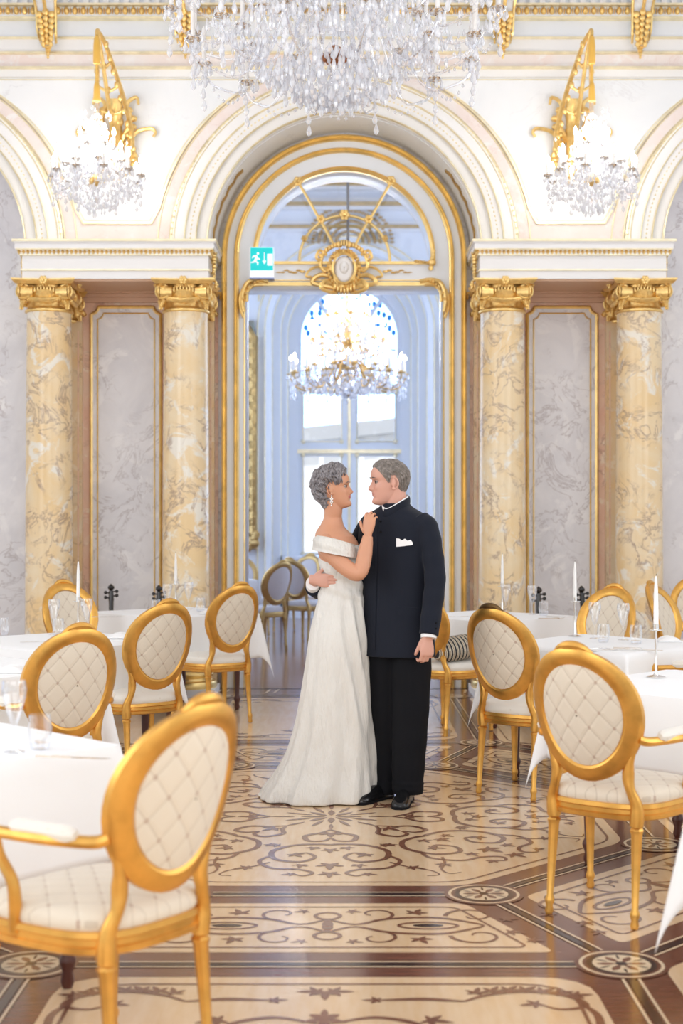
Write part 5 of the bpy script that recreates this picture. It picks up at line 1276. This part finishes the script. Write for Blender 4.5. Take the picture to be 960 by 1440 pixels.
# gown
def fold(a, z):
    k = max(0, min(1, (1.02-z)/1.0)); g = 0
    if z < 1.05: g += (.022+.085*k*k)*(.55*sin(7*a+1.2+.8*sin(z*3))+.45*sin(13*a+2+2*z))
    front = max(0, -sin(a)+.15); gk = max(0, min(1, (z-.15)/.5))*max(0, min(1, (1.10-z)/.12))
    u = cos(a)                                 # gathers sweeping from the right hip down to the left
    g += .13*front*gk*max(0, .2+u)*sin(20*(a*.55)+14*z)
    if z > 1.0: g += .045*sin(3*a+75*z)*max(0, min(1, (1.38-z)/.05))*max(0, min(1, (z-1.0)/.06))
    return g
rows = [(768, 447.5, 505, .135), (774, 447, 506, .132), (785, 448, 507, .122), (800, 450, 508, .113), (815, 450.5, 509, .107), (830, 449, 510.5, .108), (845, 446, 512, .114), (862, 441.5, 513, .125), (880, 437, 514.5, .138), (900, 433.5, 516, .148),
        (930, 429.5, 517, .155), (960, 425, 519, .16), (990, 420, 521, .165), (1020, 414, 523.5, .172), (1045, 406.5, 525.5, .18), (1065, 399, 527, .19), (1082, 390, 528.5, .20), (1096, 381, 529.5, .215), (1107, 373, 530, .225), (1115, 368, 529, .23), (1121, 366.5, 527, .23)]
rr = []; NR = 90
for i in range(NR+1):
    py = 768+(1121.5-768)*i/NR
    L = smo(py, [(r_[0], r_[1]) for r_ in rows]); Rr = smo(py, [(r_[0], r_[2]) for r_ in rows]); hd = smo(py, [(r_[0], r_[3]) for r_ in rows])
    rr.append(ringimg(py, L, Rr, hd, 7.44, 120, .93, fold))
for p_ in rr[-1]: p_.z = .006
inner = [[Vector((p_.x*.97+X(475, 7.44)*.03, 7.44+(p_.y-7.44)*.97, p_.z+(.0 if k else .004))) for p_ in rg_] for k, rg_ in enumerate((rr[0], rr[0]))]
b = MB(); b.loft([[Vector((X(475, 7.44)+(p_.x-X(475, 7.44))*.6, 7.44+(p_.y-7.44)*.6, p_.z-.01)) for p_ in rr[0]]]+rr)
# train spilling to the left on the floor
tr = []
for i in range(24):
    t = i/23; cxp = 470-106*t; hw2 = (.20*(1-t)**.4+.02)*(1+.08*sin(i*1.3)); hgt = .16*(1-t)**1.6+.012
    c = W3(cxp, 1116, 7.5); tr.append([Vector((c.x+.01*sin(3*a+i), c.y+hw2*cos(a)*(1+.04*sin(5*a)), max(.004, hgt*max(0, sin(a))*(1+.05*sin(9*a))+.004))) for a in [2*pi*j/40 for j in range(40)]])
b.loft(tr)
gown = b.build('gown', M['satin'], woman, angle=80); remesh(gown, .005, 2); tolocal(gown, WL)
# off-shoulder band
ctr = W3(474, 765, 7.42); loop = [W3(442.5, 763, 7.38), W3(447, 764, 7.26), W3(459, 766, 7.205), W3(477, 770, 7.215), W3(494, 774, 7.255), W3(506, 776, 7.35), W3(509, 771, 7.46), W3(505, 762, 7.57), W3(486, 756, 7.62), W3(461, 756, 7.60), W3(446, 759, 7.50)]
lp = cr(loop+[loop[0], loop[1]], 8)[:-8-1]; rings = []; n = len(lp)
for i, p_ in enumerate(lp):
    o_ = Vector((p_.x-ctr.x, p_.y-ctr.y, 0)).normalized(); hh = .040-.008*(i/n > .25)*min(1, (i/n-.25)*4) if i/n < .6 else .034
    rings.append([p_+o_*(.009*cos(a)+.0045*sin(3*a+i*.12)*abs(cos(a))-.010*sin(a)+.004*sin(4.2*a))+Vector((0, 0, hh*sin(a))) for a in [2*pi*j/22 for j in range(22)]])
b = MB(); V = [q for r_ in rings for q in r_]; b.add(V, [(i*22+j, i*22+(j+1) % 22, ((i+1) % n)*22+(j+1) % 22, ((i+1) % n)*22+j) for i in range(n) for j in range(22)])
tolocal(b.build('shoulder_band', M['satin'], woman, angle=80), WL)

# ------------------------------------------------------------------ the man
man = thing('person', 'grey-haired man in dark navy stand-collar suit with his arm round the woman\'s waist', 'person', (X(558, 7.42), 7.42, 0))
ML = man.location.copy(); hm = 1.0
MM = Matrix.Translation(W3(545.5, 679, 7.42)) @ Matrix.Rotation(R(180+10), 4, 'Z') @ Matrix.Rotation(R(3), 4, 'Y')
sfm = head_surf(hm); b = MB(); head_loft(b, sfm, MM)
for s_ in (-1, 1): ear(b, 1.08, MM, s_)
nk = [MM @ Vector((-.03, 0, -.035)), W3(554.5, 704, 7.43), W3(556, 716, 7.435), W3(557, 728, 7.44), W3(558, 745, 7.44)]
b.tube(cr(nk, 4), [.060]*9+[.061, .062, .065, .07, .08, .09, .09, .09], 22)
YAW = R(-30)
def tor(py, w_, d, cxp, D=7.43, n=44, p=.88, f=None):
    c = W3(cxp, py, D); out = []
    for j in range(n):
        a = 2*pi*j/n; k = 1+(f(a, c.z) if f else 0); x_, y_ = w_*k*abs(cos(a))**p*(1 if cos(a) > 0 else -1), d*k*abs(sin(a))**p*(1 if sin(a) > 0 else -1)
        out.append(Vector((c.x+x_*cos(YAW)-y_*sin(YAW), c.y+x_*sin(YAW)+y_*cos(YAW), c.z)))
    return out
b.loft([tor(*q) for q in ((722, .06, .055, 557), (730, .13, .08, 557), (740, .17, .095, 557), (790, .17, .10, 557), (840, .16, .095, 557), (900, .17, .10, 558), (918, .15, .09, 559))])
for lx, lx2, ly in ((542, 542, 7.47), (578, 574, 7.37)): b.tube([W3(lx, 915, ly), W3((lx+lx2)/2, 1000, ly), W3(lx2, 1050, ly), W3(lx2, 1100, ly)], [.06, .05, .04, .03], 14)
for (lx, ly), dd in (((541, 7.45), (-.5, -.86)), ((571, 7.33), (-.25, -.97))): b.ell(W3(lx, 1112, ly)+Vector((dd[0], dd[1], 0))*.02, (.024, .03, .016), 12, 8)
la = [W3(594, 738, 7.33), W3(604, 765, 7.29), W3(610, 812, 7.26), W3(607, 850, 7.24), W3(602, 885, 7.21), W3(601, 897, 7.20)]
b.tube(cr(la, 4), [.035, .037, .038, .037, .036, .035, .034, .034, .033, .033, .033, .032, .031, .03, .029, .028, .027, .027, .026, .026, .026], 14)
hand(b, W3(600.5, 896, 7.20), Vector((-.02, -.05, -1)), Vector((-.45, .9, 0)), Vector((-.9, -.45, 0)), 1.0, (.45, .9, .8), .02, .028, .5, .30)
rarm = [W3(524, 738, 7.52), W3(510, 765, 7.60), W3(492, 800, 7.66), W3(468, 824, 7.63), W3(450, 824, 7.52), W3(441, 816, 7.40)]
b.tube(cr(rarm, 4), [.036-.0005*i for i in range(21)], 14)
hand(b, W3(440.5, 815, 7.385), Vector((.88, -.42, -.06)), Vector((.42, .88, 0)), Vector((0, 0, 1)), .92, (.22, .3, .3), .03, .026, .0)
bmn = b.build('body', [M['skin_m'], M['lips_m']], man); remesh(bmn, .0036, 2)
MMi = MM.inverted()
def pf(c):
    q = MMi @ c
    return 1 if (q.x > .070 and abs(q.y) < .025*(1-.5*abs(q.z+.054)/.012) and -.0615 < q.z < -.0475) else 0
paint(bmn, pf); tolocal(bmn, ML)
lines = eyes(man, MM, hm); lines.build('eyelash', M['brow'], man)
for s_ in (-1, 1):
    b = MB(); pts = [MM @ (Vector((.0885-.013*abs(t)**2, s_*(.032+.018*t), .0285+.003*(1-t*t)))) for t in [-1+.25*i for i in range(9)]]
    b.tube(pts, [.001, .0024, .003, .0032, .003, .0028, .0024, .0018, .0008], 6); b.build('eyebrow', M['brow'], man)
hair_shell(sfm, MM, [(0, .078), (25, .076), (42, .066), (58, .046), (70, .02), (80, -.006), (86, .0), (90, .034), (106, .030), (114, -.02), (125, -.050), (180, -.066)], .0085, .004, 90, 7, M['hair_m'], man, 700, .03, False)
# jacket: torso and both sleeves in one cloth
def jf(a, z):
    g = .010*sin(3*a+6*z)*max(0, min(1, (1.3-z)*2))
    return g
b = MB()
prof = ((708, .070, .072, 556.5), (713, .085, .082, 556.5), (717, .115, .092, 556.5), (722, .150, .102, 556.5), (728, .182, .112, 556.5), (737, .200, .120, 556.5), (750, .206, .128, 556), (775, .206, .132, 556), (800, .202, .130, 556), (825, .198, .127, 556), (850, .197, .128, 556.5), (880, .200, .133, 557.5), (905, .204, .139, 558.5), (922, .206, .143, 559))
rr = []
for i in range(61):
    py = 708+(922-708)*i/60; rr.append(tor(py, smo(py, [(q[0], q[1]) for q in prof]), smo(py, [(q[0], q[2]) for q in prof]), smo(py, [(q[0], q[3]) for q in prof]), 7.43, 60, .88, jf))
b.loft(rr)
sl = [W3(590, 735, 7.34), W3(600, 744, 7.31), W3(607, 775, 7.285), W3(611.5, 812, 7.26), W3(608, 850, 7.24), W3(602.5, 893, 7.205)]
rs = [lin(i, [(0, .062), (5, .062), (10, .060), (20, .055), (30, .054), (40, .051), (45, .050)])*(1+.03*sin(i*1.1)) for i in range(41)]
b.tube(cr(sl, 8), rs, 26)
b.ell(W3(594, 742, 7.33), (.062, .062, .062), 18, 12)
sr = [W3(524, 735, 7.53), W3(512, 752, 7.57), W3(496, 790, 7.64), W3(474, 822, 7.65), W3(454, 831, 7.58), W3(440, 826, 7.46)]
b.tube(cr(sr, 8), [lin(i, [(0, .062), (10, .060), (30, .052), (40, .046)]) for i in range(41)], 24)
jk = b.build('jacket', [M['wool']], man); remesh(jk, .005, 4)
hit = caster(jk)
def patch(pts2, name, m, th=.003, off=.004, parent=jk):
    """a strip of cloth laid on the jacket surface: rows of pixel points"""
    P_ = [[hit(x, y, off) for x, y in row] for row in pts2]
    if any(q is None for r_ in P_ for q in r_): print('patch miss', name); return None
    d = Vector((0, th, 0)); b = MB(); n = len(P_[0]); V = [q for r_ in P_ for q in r_]; k = len(V); V = V+[q+d for q in V]; Fc = []
    for i in range(len(P_)-1):
        for j in range(n-1): a0 = i*n+j; Fc += [(a0, a0+1, a0+n+1, a0+n), (k+a0, k+a0+n, k+a0+n+1, k+a0+1)]
    ed = [j for j in range(n)]+[i*n+n-1 for i in range(1, len(P_))]+[(len(P_)-1)*n+j for j in range(n-2, -1, -1)]+[i*n for i in range(len(P_)-2, 0, -1)]
    for i in range(len(ed)): a0, a1 = ed[i], ed[(i+1) % len(ed)]; Fc.append((a0, k+a0, k+a1, a1))
    b.add(V, Fc); return b.build(name, m, parent)
def grid(x0, y0, x1, y1, x2, y2, x3, y3, nx, ny):   # quad tl, tr, br, bl
    return [[((x0*(1-u)+x1*u)*(1-v)+(x3*(1-u)+x2*u)*v, (y0*(1-u)+y1*u)*(1-v)+(y3*(1-u)+y2*u)*v) for u in [i/nx for i in range(nx+1)]] for v in [j/ny for j in range(ny+1)]]
patch(grid(558, 853, 590, 855, 590, 869, 558, 867, 8, 3), 'pocket_flap', M['wool'])
patch([[(557, 757), (561, 757.5), (565, 760), (569, 757.5), (573, 760.5), (577, 759), (580, 763)], [(557, 769), (561, 768.7), (565, 768.3), (569, 767.8), (573, 767.2), (577, 766.8), (580, 766.2)]], 'pocket_square', M['cotton'], .006, .008)
patch(grid(528, 722, 531.5, 722, 527, 914, 523.5, 914, 1, 24), 'front_placket', M['wool'])
patch(grid(556, 769, 581, 766.5, 581, 770, 556, 772.5, 6, 1), 'breast_welt', M['wool'])
for yy in (733, 748): 
    q = hit(535, yy, .004)
    if q: b = MB(); b.ell(q, (.006, .003, .006), 10, 6); b.build('button', M['wool_dark'], jk)
for yy in (876, 884):
    q = hit(613, yy, .002)
    if q: b = MB(); b.ell(q, (.005, .003, .005), 10, 6); b.build('cuff_button', M['wool_dark'], jk)
# stand collar over a white shirt band
def collar(pts, r, h0, name, m, parent, n=20):
    c = Vector((sum(p_.x for p_ in pts)/len(pts), sum(p_.y for p_ in pts)/len(pts), 0)); lp = cr(pts, 5); b = MB(); rings = []
    for p_ in lp:
        o_ = Vector((p_.x-c.x, p_.y-c.y, 0)).normalized(); rings.append([p_+o_*(r*cos(a))+Vector((0, 0, h0*sin(a))) for a in [2*pi*j/12 for j in range(12)]])
    b.loft(rings); return b.build(name, m, parent)
cp = [W3(540, 722, 7.345), W3(545, 722, 7.335), W3(556, 716.5, 7.33), W3(568, 709.5, 7.355), W3(575, 705, 7.42), W3(572, 703, 7.50), W3(557, 703, 7.53), W3(542, 708, 7.50), W3(536, 715, 7.43), W3(536.5, 719, 7.38)]
collar(cp, .006, .024, 'stand_collar', M['wool'], jk)
cp2 = [p_+Vector((0, 0, .007)) for p_ in cp]; cc = Vector((sum(p_.x for p_ in cp2)/10, sum(p_.y for p_ in cp2)/10, 0))
cp2 = [Vector((cc.x+(p_.x-cc.x)*.92, cc.y+(p_.y-cc.y)*.92, p_.z)) for p_ in cp2]
collar(cp2+[cp2[0]], .004, .022, 'shirt_collar', M['cotton'], man)
b = MB(); b.tube([W3(602.6, 892, 7.205), W3(602.3, 897.5, 7.20)], [.040, .040], 20); b.build('shirt_cuff', M['cotton'], man)
b = MB(); b.tube([W3(440.5, 824, 7.47), W3(440, 820, 7.425)], [.040, .038], 20); b.build('shirt_cuff', M['cotton'], man)
# trousers
b = MB()
for pts, rs in (([W3(540, 905, 7.46), W3(541, 940, 7.46), W3(542.5, 1000, 7.46), W3(542.5, 1050, 7.46), W3(541, 1090, 7.445), W3(540, 1117, 7.435)], [(0, .103), (8, .102), (16, .090), (24, .074), (32, .062), (40, .056)]),
                ([W3(578, 905, 7.39), W3(577.5, 940, 7.385), W3(576.5, 1000, 7.375), W3(575, 1050, 7.365), W3(573.5, 1090, 7.355), W3(573, 1116, 7.35)], [(0, .108), (8, .107), (16, .098), (24, .090), (32, .083), (40, .080)])):
    q = cr(pts, 8); b.tube(q, [lin(i, rs)*(1+.015*sin(i*.9)+(.03*sin(i*2.2) if i > 33 else 0)) for i in range(len(q))], 28)
tr_ = b.build('trousers', M['wool_dark'], man); remesh(tr_, .006, 3)
for (px, D), dd in (((539, 7.44), (-.62, -.78)), ((571, 7.36), (-.22, -.975))):
    c = Vector((X(px, D), D, 0)); d = Vector((dd[0], dd[1], 0)).normalized(); s_ = Vector((-d.y, d.x, 0)); c = c-d*.07
    rings = []
    for t, w_, h in ((0, .018, .035), (.02, .032, .058), (.08, .037, .075), (.15, .037, .082), (.19, .042, .070), (.23, .046, .055), (.26, .045, .045), (.285, .036, .037), (.30, .018, .026)):
        rings.append([c+d*t+s_*(w_*abs(cos(a))**.8*(1 if cos(a) > 0 else -1))+Vector((0, 0, .012+(h-.012)*max(0, sin(a))**.8 if sin(a) > 0 else .012)) for a in [2*pi*j/24 for j in range(24)]])
    b = MB(); b.loft(rings); sh = b.build('shoe', M['leather'], man, angle=60)
    b = MB(); b.loft([[p_+Vector((0, 0, .001-p_.z+zz)) for p_ in [c+d*t+s_*sg*w_ for sg, seq in ((1, ((.0, .018), (.02, .034), (.15, .038), (.23, .048), (.285, .038), (.303, .018))), (-1, ((.303, .018), (.285, .038), (.23, .048), (.15, .038), (.02, .034), (.0, .018)))) for t, w_ in seq]] for zz in (0, .013)]); b.build('sole', M['wool_dark'], sh)
for o in list(man.children_recursive):
    if o is not bmn and o.type == 'MESH': o.data.transform(Matrix.Translation(-ML))
